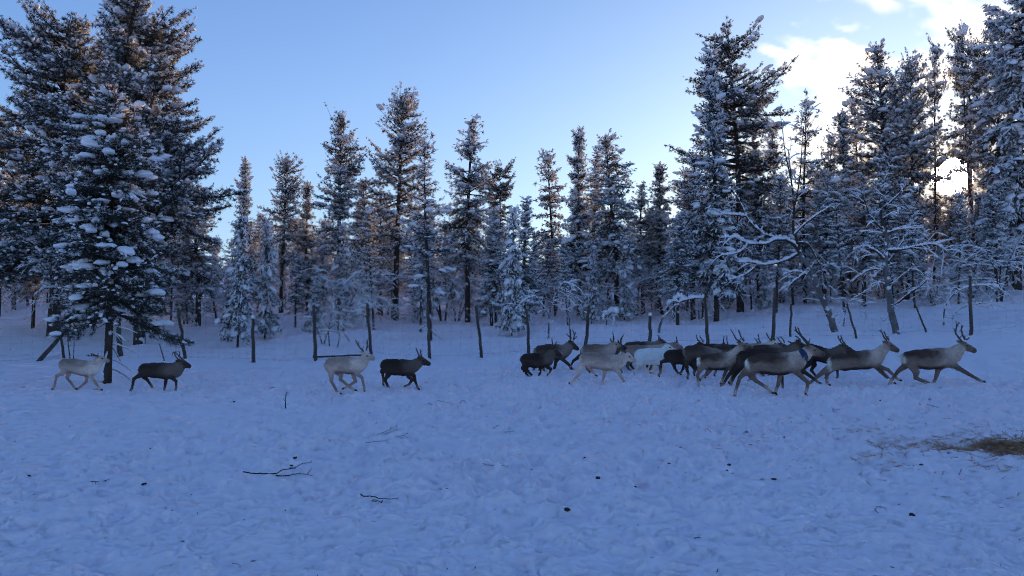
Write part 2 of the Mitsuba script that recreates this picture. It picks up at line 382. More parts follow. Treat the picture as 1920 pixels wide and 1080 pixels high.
proto('open_crown_pine', 13, 2.2, conifer(17, 13, lambda t: 2.2 * math.sqrt(max(1 - (max(t - .72, 0) / .28) ** 2, 0)) * (.6 if t < .42 else 1) + .25, 4.8, 125, -.15, .42, .18, .28, .17, .5, puff=1, needles=20, nlen=.125, nwid=.026, gap=.185, clump=.42, snow=.30, pillow=.02, dead=24, frost=.26))
proto('round_crown_pine', 10, 1.8, conifer(18, 10, dome(1.7, .78), 5.0, 90, -.05, .45, .2, .25, .13, .4, snow=.22, pillow=.02, clump=.35, frost=.2))
proto('broad_pine', 12.5, 3.2, conifer(21, 12.5, lambda t: 3.3 * math.sqrt(max(1 - t ** 2.2, 0)) * (.8 + .2 * min(t / .35, 1)) + .2, 2.4, 260, -.15, .55, .22, .28, .2, .5, puff=1, clump=.42, snow=.34, pillow=.035, snow_size=1.15, needles=22, nlen=.13, nwid=.024, gap=.165, dead=16, spread=.42, frost=.34))
proto('broad_dome_pine', 12, 3.0, conifer(22, 12, lambda t: 2.9 * math.sqrt(max(1 - (max(t - .5, 0) / .5) ** 2, 0)) + .3, 2.6, 260, -.2, .55, .18, .22, .22, .3, puff=1, clump=.38, snow=.30, pillow=.03, snow_size=1.15, needles=22, nlen=.13, nwid=.024, gap=.17, dead=16, spread=.42, frost=.32))
proto('snow_clump_spruce', 7, 1.5, conifer(24, 7, lambda t: 1.45 * max(1 - t ** 1.7, 0) ** .75 * (.72 + .28 * min(t / .4, 1)) + .12, 1.5, 180, -.3, .6, .25, .16, .085, .05, puff=1, gap=.135, nlen=.105, nwid=.02, needles=22, snow=.17, snow_size=.9, pillow=.085, spread=.42, dead=12, clump=.3, frost=.2))
proto('tall_laden_spruce', 15, 2.4, conifer(27, 15, column(2.2, 2, .3, .85), 2.5, 220, -.45, .55, .28, .08, .22, .3, gap=.17, nlen=.17, snow=.55, snow_size=1.35, pillow=.07, twig_droop=.55, clump=.3, dead=10, frost=.55))

counts = {}
POST_X = [115, 341, 475, 591, 692, 804, 898, 990, 1100, 1218, 1325, 1451, 1483, 1600, 1727, 1820]
NTH = 'first second third fourth fifth sixth seventh eighth ninth tenth eleventh twelfth thirteenth fourteenth fifteenth sixteenth'.split()
used_places = set()


def beside_post(what, px, common):
    """(label, group): the thing told by the fence post it stands at, or the common label where that place is taken"""
    k = int(np.argmin([abs(px - q) for q in POST_X]))
    rel = 'right behind' if abs(px - POST_X[k]) < 14 else ('just left of' if px < POST_X[k] else 'just right of')
    lab = f'{what} {rel} the {NTH[k]} fence post from the left'
    if lab in used_places or px < 5 or px > 1915: return common
    used_places.add(lab)
    return lab, None




def tree(name, src, x, top, d, label, width=1.0, group=None, base=None, spin=None, height=None):
    """stands a tree whose tip is seen at the pixel (x, top) at the depth d"""
    H, R, parts = protos[src]
    X, Y = W(x, 588, d)[0], d
    z = float(terrain(X, Y)) - .05
    h = height if height else W(x, top, d)[2] - z
    sz = h / H; sx = sz * width
    k = thing(name, label, 'tree', group)
    n = counts.setdefault(src, 0); counts[src] += 1
    a = (n * 137.5 + len(labels) * 17) % 360 if spin is None else spin
    m = T().translate([X, Y, z]).rotate([math.cos(n * 2.1), math.sin(n * 2.1), 0], 1.6 * math.sin(n * 3.7 + len(labels))).rotate([0, 0, 1], a).scale([sx, sx, sz])
    for p in parts:
        scene[f'{k}__{p}'] = {'type': 'instance', 'group': {'type': 'ref', 'id': f'{src}_{p}_source'}, 'to_world': m}
        if p in ('needles', 'snow', 'branches', 'frost'): labels[f'{k}__{p}'] = {'kind': 'stuff'}
    return k

# ------------------------------------------------------------------ the forest, front row first (pixel of the tip, depth)
TREES = [
    ('spruce', 'snow_clump_spruce', 203, 160, 19.6, 'snow clumped spruce with a bare straight trunk, nearest of the trees, behind the leftmost reindeer', 1.0),
    ('pine', 'broad_pine', 262, -6, 31.5, 'tallest pine at the left, broad layered crown with its right side catching the sun', .98),
    ('pine', 'broad_dome_pine', 100, 48, 33.5, 'broad dark pine with a rounded top and a thick trunk at the left edge', 1.02),
    ('pine', 'round_crown_pine', -4, 215, 39, 'thin bare trunked pine cut by the left edge of the picture', .9),
    ('spruce', 'dense_pine_0', 62, 395, 35, 'small frosted spruce below the broad dark pine at the left', 1.1),
    ('pine', 'dense_pine_1', 372, 350, 37, 'low snowy pine under the right side of the tallest left pine', 1.25),
    ('spruce', 'slim_spruce_0', 459, 300, 42, 'narrow spruce standing alone against the sky right of the big left pines', .85),
    ('spruce', 'young_spruce_0', 446, 405, 31.5, 'young snowy spruce with a thin trunk left of the short snow capped fence post', .62),
    ('spruce', 'young_spruce_1', 497, 425, 33.5, 'young snowy spruce with whorled branches right of the short snow capped fence post', .6),
    ('pine', 'columnar_pine_0', 526, 297, 43, 'bushy pine with a warm lit top left of the pointed small spruce', .92),
    ('spruce', 'slim_spruce_1', 576, 342, 44, 'small spruce with a pointed tip between two taller pines', .95),
    ('pine', 'columnar_pine_1', 638, 216, 41, 'shaggy pine with clumped snowy boughs above the pale antlered reindeer', .98),
    ('pine', 'columnar_pine_0', 742, 176, 41, 'tall shaggy pine left of centre, highest of the middle trees', 1.0),
    ('pine', 'sparse_pine', 806, 262, 32.5, 'sparse young pine with a thin bare leader and visible trunk', 1.0),
    ('spruce', 'dense_pine_0', 877, 224, 40, 'full pointed pine right of the sparse young pine', .95),
    ('pine', 'round_crown_pine', 936, 322, 54, 'distant round crowned pine with bare stem between the middle trees', .85),
    ('spruce', 'slim_spruce_0', 985, 372, 38, 'low snowy spruce left of the gap of bright sky', 1.15),
    ('pine', 'far_pine_0', 1042, 285, 47, 'thin golden lit pine left of the slender pointed spruce', .9),
    ('spruce', 'slim_spruce_1', 1085, 240, 41, 'slender pointed spruce near the middle with a knobbed tip', .8),
    ('spruce', 'slim_spruce_0', 1112, 285, 45, 'narrow spruce half hidden beside the slender pointed spruce', .85),
    ('pine', 'dense_pine_1', 1157, 256, 40, 'dense dark conifer with a conical top over the resting part of the herd', 1.08),
    ('spruce', 'dense_pine_0', 1206, 345, 43, 'short dark conifer right of the dense conical one', 1.1),
    ('spruce', 'slim_spruce_1', 1232, 308, 44, 'small pointed spruce left of the tall right hand pine group', 1.05),
    ('spruce', 'slim_spruce_0', 1343, 98, 37, 'tall frosted spruce in front of the flat topped pine', .82),
    ('pine', 'open_crown_pine', 1388, 58, 41, 'tall open crowned pine with dark spreading upper boughs and bare stem', 1.0),
    ('spruce', 'dense_pine_1', 1300, 290, 39, 'dense snowy conifer on the left flank of the tall open crowned pine', 1.1),
    ('spruce', 'dense_pine_0', 1425, 265, 42, 'dense snowy conifer on the right flank of the tall open crowned pine', 1.15),
    ('pine', 'sparse_pine', 1510, 183, 43, 'thin spindly spruce against the bright clouds', .85),
    ('spruce', 'slim_spruce_1', 1582, 212, 46, 'pointed spruce left of the bushy pine before the clouds', 1.0),
    ('pine', 'columnar_pine_1', 1664, 84, 45, 'bushy dark pine standing before the bright clouds', 1.0),
    ('spruce', 'sparse_pine', 1712, 140, 49, 'spindly half bare pine right of the bushy dark pine', .9),
    ('pine', 'columnar_pine_0', 1716, 110, 47, 'dark pine just left of the low sun', .7),
    ('pine', 'round_crown_pine', 1828, 84, 60, 'tall pine with a bare stem and high round crown standing over the low sun', .62),
    ('pine', 'thin_pine', 1752, 98, 50, 'slender pine whose trunk stands closest on the left of the low sun', .62),
    ('pine', 'thin_pine', 1830, 62, 49, 'slender pine whose trunk stands closest on the right of the low sun', .62),
    ('pine', 'columnar_pine_1', 1690, 150, 52, 'bushy pine half hidden behind the spindly half bare one', .8),
    ('pine', 'thin_pine', 1622, 190, 50, 'slender pine between the pointed spruce and the bushy dark pine', .9),
    ('pine', 'thin_pine', 1548, 260, 47, 'slender frosted pine right of the thin spindly spruce', .9),
    ('pine', 'thin_pine', 1470, 240, 46, 'slender frosted pine left of the thin spindly spruce', .9),
    ('pine', 'dense_pine_1', 1868, 40, 46, 'dark tree just right of the low sun', .75),
    ('spruce', 'tall_laden_spruce', 1908, -60, 39, 'huge snow laden spruce at the right edge of the picture', .9),
    ('spruce', 'dense_pine_0', 1620, 330, 40, 'low dense conifer behind the leaning birch at the right', 1.15),
    ('spruce', 'dense_pine_1', 1545, 330, 41, 'low dense conifer behind the snow laden leaning birch', 1.15),
    ('spruce', 'young_spruce_0', 590, 505, 35, 'stunted snow capped spruce behind the fence post with the rail', .8),
    ('spruce', 'dense_pine_1', 690, 340, 44, 'snowy conifer between the two shaggy middle pines', 1.1),
    ('spruce', 'slim_spruce_0', 922, 390, 38, 'snowy spruce in front of the round crowned distant pine', 1.1),
    ('spruce', 'dense_pine_0', 1270, 400, 36, 'low snowy conifer above the bent snow loaded branch', 1.1),
    ('spruce', 'young_spruce_1', 960, 400, 34, 'slight snowy young spruce right of the full pointed pine', .6),
    ('pine', 'sparse_pine', 1455, 330, 38, 'thin dark stemmed pine left of the snow laden leaning birch', 1.0),
    ('pine', 'far_pine_1', 1790, 362, 50, 'low tree below the sun', 1.3),
]
for name, src, x, top, d, lab, w in TREES:
    tree(f'{name}_tree', src, x, top, d, lab, w)

# deeper rows that close the forest
rf = np.random.default_rng(77)
FAR = ['far_pine_0', 'thin_pine', 'far_pine_1', 'dense_pine_1', 'thin_pine']
def skyline(px):
    return np.interp(px, [-200, 0, 330, 400, 440, 470, 600, 620, 700, 960, 1000, 1040, 1200, 1250, 1300, 1500, 1700, 1830, 1900, 2600], [330, 330, 380, 450, 450, 400, 410, 420, 360, 400, 460, 400, 370, 390, 300, 330, 300, 330, 200, 200])
for row, (d0, n, lo, hi, wd) in enumerate(((40, 26, -60, 2000, 1.0), (45, 34, -60, 2050, 1.05), (50, 40, -120, 2150, 1.15), (58, 44, -150, 2300, 1.25), (70, 44, -150, 2500, 1.4), (86, 40, -100, 2700, 1.6), (108, 36, -50, 2800, 1.8))):
    for i in range(n):
        px = lo + (hi - lo) * (i + rf.uniform(.1, .9)) / n
        d = d0 + rf.uniform(-3.5, 3.5)
        X = W(px, 588, d)[0]
        top = skyline(px) + rf.uniform(-10, 90)
        hmax = W(px, top, d)[2] - float(terrain(X, d))
        h = min(hmax, rf.uniform(6, 11))
        if abs(px - 1790) < 25 + 2.2 * wd * h / 9 * F / d:   # a gap in the forest through which the low sun shines
            h = min(h, W(px, 366, d)[2] - float(terrain(X, d)))
        if h < 2.2: continue
        src = FAR[int(rf.integers(5))]
        lab, grp = 'snow dusted conifer deep in the forest behind the front trees', 'conifers deep in the forest'
        if row < 2:
            lab, grp = beside_post(('tall ' if h > 7 else 'low ' if h < 4.5 else '') + {'thin_pine': 'slender snow dusted pine', 'dense_pine_1': 'dense snowy conifer'}.get(src, 'loose crowned snowy pine'), px, (lab, grp))
        tree('conifer_tree', src, px, 0, d, lab, wd * min(1, 7.5 / h), group=grp, height=h)
# the wood goes on beyond the right edge of the frame
for i in range(22):
    px = 2010 + 1250 * (i + rf.uniform(.2, .8)) / 22
    d = rf.uniform(31, 60)
    tree('conifer_tree', FAR[i % 5], px, 0, d, 'snow dusted conifer deep in the forest behind the front trees', 1.3, group='conifers deep in the forest', height=rf.uniform(9, 12))
# young growth among the stems
for i in range(46):
    px = -30 + 2000 * (i + rf.uniform(.1, .9)) / 46
    d = rf.uniform(37, 56)
    lab, grp = beside_post('young snow covered spruce', px, ('young snow covered spruce among the taller trunks', 'young spruces among the trunks'))
    tree('young_conifer', f'young_spruce_{i % 2}', px, 0, d, lab, .62, group=grp, height=rf.uniform(2.2, 4.6))
# and beyond the left edge
for i in range(16):
    px = -1000 + 880 * (i + rf.uniform(.2, .8)) / 16
    d = rf.uniform(32, 58)
    tree('conifer_tree', FAR[i % 5], px, 0, d, 'snow dusted conifer deep in the forest behind the front trees', 1.2, group='conifers deep in the forest', height=rf.uniform(7, 11))

# ------------------------------------------------------------------ reindeer
def surface_nets(Fv, org, h):
    """triangles of the zero level of a sampled distance field"""
    neg = Fv < 0
    nx, ny, nz = Fv.shape
    c = [neg[i:nx - 1 + i, j:ny - 1 + j, k:nz - 1 + k] for i in (0, 1) for j in (0, 1) for k in (0, 1)]
    cnt = sum(x.astype(np.int8) for x in c)
    act = (cnt > 0) & (cnt < 8)
    idx = -np.ones(act.shape, np.int64); ii = np.argwhere(act); idx[act] = np.arange(len(ii))
    acc, num = np.zeros((len(ii), 3)), np.zeros(len(ii))
    corners = [(i, j, k) for i in (0, 1) for j in (0, 1) for k in (0, 1)]
    for a in corners:
        for ax in range(3):
            if a[ax]: continue
            b = list(a); b[ax] = 1
            fa = Fv[ii[:, 0] + a[0], ii[:, 1] + a[1], ii[:, 2] + a[2]]; fb = Fv[ii[:, 0] + b[0], ii[:, 1] + b[1], ii[:, 2] + b[2]]
            m = (fa < 0) != (fb < 0)
            t = fa[m] / (fa[m] - fb[m])
            p = np.tile(np.array(a, float), (m.sum(), 1)); p[:, ax] += t
            acc[m] += p; num[m] += 1
    V = org + (ii + acc / num[:, None]) * h
    faces = []
    for ax in range(3):
        sl0 = [slice(None)] * 3; sl1 = [slice(None)] * 3
        sl0[ax] = slice(0, -1); sl1[ax] = slice(1, None)
        s0, s1 = neg[tuple(sl0)], neg[tuple(sl1)]
        e = np.argwhere(s0 != s1)
        o = [k for k in range(3) if k != ax]
        e = e[(e[:, o[0]] > 0) & (e[:, o[1]] > 0) & (e[:, o[0]] < Fv.shape[o[0]] - 1) & (e[:, o[1]] < Fv.shape[o[1]] - 1)]
        q = []
        for da, db in ((1, 1), (0, 1), (0, 0), (1, 0)):
            f = e.copy(); f[:, o[0]] -= da; f[:, o[1]] -= db
            q.append(idx[f[:, 0], f[:, 1], f[:, 2]])
        q = np.stack(q, 1)
        flip = s0[e[:, 0], e[:, 1], e[:, 2]] ^ (ax == 1)
        q = np.where(flip[:, None], q, q[:, ::-1])
        faces.append(q)
    q = np.vstack(faces)
    return V, np.vstack([q[:, [0, 1, 2]], q[:, [0, 2, 3]]])


def cone_field(p, a, ra, b, rb, sq):
    """distance to a round cone whose cross section is sq times as wide (across the animal) as it is high"""
    s = np.array([1, 1 / sq, 1.0])
    pa, ba = (p - a) * s, (b - a) * s
    h = np.clip(pa @ ba / max(ba @ ba, 1e-9), 0, 1)
    return np.linalg.norm(pa - h[..., None] * ba, axis=-1) - (ra + (rb - ra) * h), h


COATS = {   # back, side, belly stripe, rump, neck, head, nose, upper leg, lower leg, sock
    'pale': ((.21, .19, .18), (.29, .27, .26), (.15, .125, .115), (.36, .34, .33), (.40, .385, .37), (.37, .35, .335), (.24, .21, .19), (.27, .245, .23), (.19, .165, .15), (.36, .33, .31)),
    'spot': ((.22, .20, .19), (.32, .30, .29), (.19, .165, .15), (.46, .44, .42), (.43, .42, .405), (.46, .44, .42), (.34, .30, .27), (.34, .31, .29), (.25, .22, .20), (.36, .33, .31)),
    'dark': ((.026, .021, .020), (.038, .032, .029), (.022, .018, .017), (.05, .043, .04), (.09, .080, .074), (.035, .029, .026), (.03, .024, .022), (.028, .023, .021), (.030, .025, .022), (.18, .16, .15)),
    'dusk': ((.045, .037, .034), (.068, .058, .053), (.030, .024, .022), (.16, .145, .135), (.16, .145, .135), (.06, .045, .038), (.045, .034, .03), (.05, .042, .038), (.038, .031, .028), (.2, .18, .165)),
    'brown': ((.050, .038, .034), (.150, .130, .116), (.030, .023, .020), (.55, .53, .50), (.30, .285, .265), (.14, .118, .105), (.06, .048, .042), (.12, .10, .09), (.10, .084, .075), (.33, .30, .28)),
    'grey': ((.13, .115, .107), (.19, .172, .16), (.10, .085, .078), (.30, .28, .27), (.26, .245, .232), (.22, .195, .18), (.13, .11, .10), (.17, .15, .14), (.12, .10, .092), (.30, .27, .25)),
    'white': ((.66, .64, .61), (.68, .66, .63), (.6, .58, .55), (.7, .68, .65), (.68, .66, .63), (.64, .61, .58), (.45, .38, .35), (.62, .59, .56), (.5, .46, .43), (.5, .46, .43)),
}

COATS = {k: [np.minimum(np.array(x) * (1.85, 1.5, 1.3), .86) for x in v] for k, v in COATS.items()}


def reindeer(label, coat, torso, neck, head, legs, antlers=(), ear=None, d=None, feet=None, group=None, tail=None, collar=False, res=.017, seed=0, mottled=.17):
    """one running reindeer. All joints are pixels of the photograph; d is its distance. legs: near hind, far hind, near fore, far fore, each (upper, joint, fetlock, hoof)"""
    r = np.random.default_rng(900 + seed)
    low = max(l[-1][1] for l in legs) if feet is None else feet
    if d is None:
        d = W(960, low, 1.0)
        d = (EYE + .01) / (EYE - d[2])
    m = d / F
    gz = float(terrain(W(torso[0][0], 588, d)[0], d))
    P = lambda q, off=0.0: W(q[0], q[1], d + off)
    C = []   # a, ra, b, rb, squash, blend, tag
    tz = [(P(t), t[2] * m) for t in torso]
    for (a, ra), (b, rb) in zip(tz, tz[1:]): C.append((a, ra, b, rb, .74, .05, 'torso'))
    chain = [torso[-1]] + list(neck) + [head[0]]
    for i, (a, b) in enumerate(zip(chain, chain[1:])):
        C.append((P(a), a[2] * m, P(b), b[2] * m * (.8 if b is head[0] else 1), .66, .05, 'neck'))
    sk, mz = head
    S, M = P(sk), P(mz)
    hv = unit(M - S); hl = np.linalg.norm(M - S); dn = unit(np.array([hv[2], 0, -hv[0]]))
    if dn[2] > 0: dn = -dn
    rs, rm = sk[2] * m, mz[2] * m
    C.append((S, rs, S + hv * hl * .55 , rs * .72, .72, .03, 'head'))
    C.append((S + hv * hl * .45, rs * .74, M, rm, .72, .03, 'head'))
    C.append((S + hv * hl * .25 + dn * rs * .5, rs * .55, M + dn * rm * .25 - hv * rm * .5, rm * .8, .6, .02, 'head'))
    C.append((M - hv * rm * .2, rm * 1.0, M + hv * rm * .25, rm * .85, .95, .015, 'nose'))
    hoofs = []
    R0 = np.mean([t[2] for t in torso]) * m
    k = np.clip(R0 / .185, .72, 1.15)
    for i, l in enumerate(legs):
        hind, far = i < 2, i % 2
        off = (.085 if not far else -.085) * k * (-1)
        root = torso[0] if hind else torso[-1]
        hip = P((root[0] + (1 if hind else -1), root[1] + root[2] * .22), off * .75)
        q = [P(l[0], off), P(l[1], off), P(l[2], off * .95), P(l[3], off * .95)]
        ru, rj, rf_, rh = (.062, .040, .031, .034) if hind else (.050, .038, .029, .032)
        C.append((hip, (.125 if hind else .10) * k, q[0], ru * k, .66, .045, 'haunch'))
        C.append((q[0], ru * k, q[1], rj * k, .85, .02, 'upper'))
        C.append((q[1], rj * k * .95, q[2], rf_ * k, .9, .015, 'lower'))
        C.append((q[2], rf_ * k * 1.02, q[3] - unit(q[3] - q[2]) * .02 , rh * k, .9, .015, 'sock'))
        hoofs.append((q[2], q[3]))
    ears = []
    eb = S - hv * rs * .55 - dn * rs * .55
    tip = P(ear) if ear is not None else eb - hv * rs * .9 - dn * rs * .8
    for sgn in (-1, 1):
        b0 = eb + np.array([0, sgn * rs * .5, 0]); t0 = tip + np.array([0, sgn * (.075 if sgn < 0 else .10), 0])
        md = (b0 * .45 + t0 * .55)
        C.append((b0, .018, md, .026 * k, .6, .012, 'ear')); C.append((md, .026 * k, t0, .008, .6, .012, 'ear'))
    if tail is None: tail = (torso[0][0] - torso[0][2] * .95, torso[0][1] + torso[0][2] * .1)
    tr = P((torso[0][0] - torso[0][2] * .8, torso[0][1] - torso[0][2] * .35))
    C.append((tr, .035 * k, P(tail), .022 * k, .8, .02, 'rump'))
    # field
    lo = np.min([np.minimum(c[0] - c[1], c[2] - c[3]) for c in C], 0) - .08; hi = np.max([np.maximum(c[0] + c[1], c[2] + c[3]) for c in C], 0) + .08
    n = np.ceil((hi - lo) / res).astype(int) + 1
    axs = [lo[k2] + np.arange(n[k2]) * res for k2 in range(3)]
    Fv = np.full(n, .5)
    for a, ra, b, rb, sq, kk, tag in C:
        mr = max(ra, rb) + kk + .05
        i0 = np.maximum(((np.minimum(a, b) - mr - lo) / res).astype(int), 0); i1 = np.minimum(((np.maximum(a, b) + mr - lo) / res).astype(int) + 2, n)
        g = np.stack(np.meshgrid(*[axs[k2][i0[k2]:i1[k2]] for k2 in range(3)], indexing='ij'), -1)
        f, _ = cone_field(g, a, ra, b, rb, sq)
        s = np.s_[i0[0]:i1[0], i0[1]:i1[1], i0[2]:i1[2]]
        o = Fv[s]; hh = np.clip(.5 + .5 * (o - f) / kk, 0, 1)
        Fv[s] = o * (1 - hh) + f * hh - kk * hh * (1 - hh)
    V, Fc = surface_nets(Fv, lo, res)
    # coat
    back, side, belly, rump, nck, hd, nose, leg_u, leg_l, sock = [np.array(x) for x in COATS[coat]]
    pal = {'haunch': side, 'upper': leg_u, 'lower': leg_l, 'sock': sock, 'neck': nck, 'head': hd, 'nose': nose, 'ear': hd * .85, 'rump': rump}
    wsum, col = np.zeros((len(V), 1)), np.zeros((len(V), 3))
    x0, x1 = tz[0][0], tz[-1][0]
    along = (V[:, 0] - x0[0]) / (x1[0] - x0[0])
    zc = np.interp(along, np.linspace(0, 1, len(tz)), [t[0][2] for t in tz]); rr = np.interp(along, np.linspace(0, 1, len(tz)), [t[1] for t in tz])
    zr = (V[:, 2] - zc) / rr
    nz = meshkit.fbm(V * 7 + seed, 3, seed=seed) - .5; nz2 = meshkit.noise(V * 45, seed=seed + 5) - .5; nz3 = meshkit.noise(V * 3.1 + 3, seed=seed + 9) - .5
    step = lambda a, b, x: (lambda t: t * t * (3 - 2 * t))(np.clip((x - a) / (b - a), 0, 1))[:, None]
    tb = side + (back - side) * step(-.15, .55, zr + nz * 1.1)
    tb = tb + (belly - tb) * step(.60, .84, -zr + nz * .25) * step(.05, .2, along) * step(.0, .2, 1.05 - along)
    tb = tb + (rump - tb) * step(.0, .06, (-(V[:, 0] - x0[0]) - tz[0][1] * .62 + nz * .08))
    tb = tb + (nck - tb) * step(.52, 1.12, along + nz * .45) * step(-.9, -.2, zr)
    for a, ra, b, rb, sq, kk, tag in C:
        f, h = cone_field(V, a, ra, b, rb, sq)
        w = np.exp(-np.maximum(f, -.02) / .012)[:, None]
        if tag == 'torso' or tag == 'haunch':
            c = tb
            if tag == 'haunch':
                c = tb + (leg_u - tb) * step(.35, .95, h)
        elif tag == 'upper': c = leg_u + (leg_l - leg_u) * h[:, None]
        elif tag == 'head': c = hd + (nose - hd) * step(.5, 1, h) * .6
        else: c = np.broadcast_to(pal[tag], V.shape)
        col += w * c; wsum += w
    col = col / np.maximum(wsum, 1e-9)
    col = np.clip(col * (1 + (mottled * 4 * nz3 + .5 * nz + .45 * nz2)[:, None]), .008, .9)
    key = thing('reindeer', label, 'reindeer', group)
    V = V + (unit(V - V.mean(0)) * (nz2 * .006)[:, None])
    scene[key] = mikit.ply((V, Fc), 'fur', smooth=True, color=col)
    # shaggy winter coat: short hairs swept back, longer under the neck
    tri = V[Fc]; cr = np.cross(tri[:, 1] - tri[:, 0], tri[:, 2] - tri[:, 0]); ar = np.linalg.norm(cr, axis=1)
    nh = 5200
    pick = r.choice(len(Fc), nh, p=ar / ar.sum()); bw = r.dirichlet((1, 1, 1), nh)
    root = (tri[pick] * bw[..., None]).sum(1); nrm = unit(cr[pick]); hc_ = (col[Fc[pick]] * bw[..., None]).sum(1)
    if ((V[Fc].mean(1) - V.mean(0)) * cr).sum() < 0: nrm = -nrm
    mane = np.clip((root[:, 0] - x1[0]) / .2, 0, 1) * np.clip((S[0] - .05 - root[:, 0]) / .1, 0, 1) * np.clip((S[2] + .02 - root[:, 2]) / .1, 0, 1)
    legz = np.clip((root[:, 2] - gz - .30) / .25, .15, 1)
    headz = np.where(root[:, 0] > S[0] - .03, .3, 1.0)
    hl_ = (.030 + .06 * mane * (nrm[:, 2] < .2)) * legz * headz * r.uniform(.6, 1.3, nh)
    hd_ = unit(nrm * .55 + np.array([-.75, 0, -.45]) - np.array([0, 0, .7]) * mane[:, None] + r.normal(size=(nh, 3)) * .18)
    sd_ = unit(np.cross(hd_, nrm + r.normal(size=(nh, 3)) * .3)) * (.0055 * r.uniform(.7, 1.4, (nh, 1)))
    hv_ = np.stack([root - sd_ - nrm * .004, root + sd_ - nrm * .004, root + hd_ * hl_[:, None]], 1).reshape(-1, 3)
    hcol = np.repeat(np.clip(hc_ * r.uniform(.72, 1.35, (nh, 1)), .006, .9), 3, 0)
    scene[f'{key}__coat'] = mikit.ply((hv_, np.arange(len(hv_)).reshape(-1, 3)), 'fur', smooth=True, color=hcol)
    labels[f'{key}__coat'] = {'kind': 'stuff'}
    # eyes, hooves, antlers
    for sgn in (-1, 1):
        e = S + hv * rs * .55 - dn * rs * .12 + np.array([0, sgn * rs * .66, 0])
        add(f'{key}__eye', blobs(e[None], np.array([[.026, .018, .02]]), hv[None], r, 1, 0), 'eye_dark')
    for a, b in hoofs:
        v = unit(b - a)
        f = unit(v * [1, 0, 1] + np.array([.9 if v[2] < -.5 else .1, 0, 0]))
        parts = [blobs((b + f * .012 + np.array([0, s * .016 * k, 0]))[None], np.array([[.042, .017, .026]]) * k, f[None], r, 1, .04) for s in (-1, 1)]
        add(f'{key}__hoof', join(parts), 'hoof_horn')
    for j, an in enumerate(antlers):
        sgn = -1 if j % 2 == 0 else 1
        tubes = []
        for li, line in enumerate(an):
            nl = len(line)
            pts = []
            for q, pt in enumerate(line):
                hgt = max(0, (sk[1] - pt[1])) * m
                pts.append(W(pt[0], pt[1], d + sgn * (.04 + .30 * hgt)))
            pts = resample(np.array(pts), max(6, nl * 3))
            w0 = .018 if li == 0 else .013
            tubes.append(tube(pts, np.linspace(w0, w0 * .55, len(pts)) * k + .002, 6))
            ln = np.linalg.norm(pts[-1] - pts[0])
            for f0 in ((.16, .62, .84) if li == 0 and ln > .10 else ()):
                i0 = int(f0 * (len(pts) - 1)); tg = unit(pts[min(i0 + 1, len(pts) - 1)] - pts[i0])
                v = unit(tg * .6 + np.array([.75 if f0 < .5 else -.6 + 1.0 * r.uniform(), sgn * .3, .35]))
                L0 = ln * r.uniform(.16, .30); gg = np.linspace(0, 1, 4)[:, None]
                tubes.append(tube(pts[i0] + v * L0 * gg + np.array([0, 0, .25]) * L0 * gg ** 2, np.linspace(w0 * .6, w0 * .3, 4) * k, 5))
        add(f'{key}__antler', join(tubes), 'antler')
    if collar:
        a, b = np.array(P(neck[0])), np.array(P(neck[1])); t = unit(b - a); c0 = a * .45 + b * .55; rad = (neck[0][2] * .45 + neck[1][2] * .55) * m
        u = unit(np.array([-t[2], 0, t[0]])); g = np.linspace(0, 2 * PI, 30, endpoint=False)
        ring = []
        for s in (-1, 1):
            for ex in (1.015, 1.05):
                wd = .035 + .05 * np.clip(-np.sin(g - .6), 0, 1)
                ring.append(c0 + t * s * wd[:, None] + u * (np.cos(g) * rad * ex)[:, None] + np.array([0, 1, 0]) * (np.sin(g) * rad * ex * .68 + np.sign(np.sin(g)) * .006)[:, None])
        v = np.vstack([ring[0], ring[1], ring[3], ring[2]]); f = []
        for s in range(4):
            for i in range(30):
                i2 = (i + 1) % 30; s2 = (s + 1) % 4
                f.append([s * 30 + i, s * 30 + i2, s2 * 30 + i2, s2 * 30 + i])
        add(f'{key}__collar', (v, np.array(f)), 'blue_cloth', label='blue cloth band round the neck')
    return key


def gait(x0, y0, x1, y1, g, ph=0):
    """legs of an animal half hidden in the herd: under the rump (x0, y0) and the chest (x1, y1), feet at the pixel row g"""
    h = g - y0; q = g - y1
    a = [[(x0 - .1 * h, y0 + .42 * h), (x0 - .30 * h, y0 + .60 * h), (x0 - .38 * h, y0 + .88 * h), (x0 - .46 * h, g)],
         [(x0 + .1 * h, y0 + .45 * h), (x0 - .02 * h, y0 + .66 * h), (x0 + .18 * h, y0 + .90 * h), (x0 + .28 * h, g - 1)]]
    b = [[(x1 + .10 * q, y1 + .45 * q), (x1 + .34 * q, y1 + .58 * q), (x1 + .36 * q, y1 + .84 * q), (x1 + .32 * q, g - 2)],
         [(x1 - .02 * q, y1 + .45 * q), (x1 - .10 * q, y1 + .70 * q), (x1 - .2 * q, y1 + .93 * q), (x1 - .22 * q, g)]]
    if ph: a, b = a[::-1], b[::-1]
    return a + b


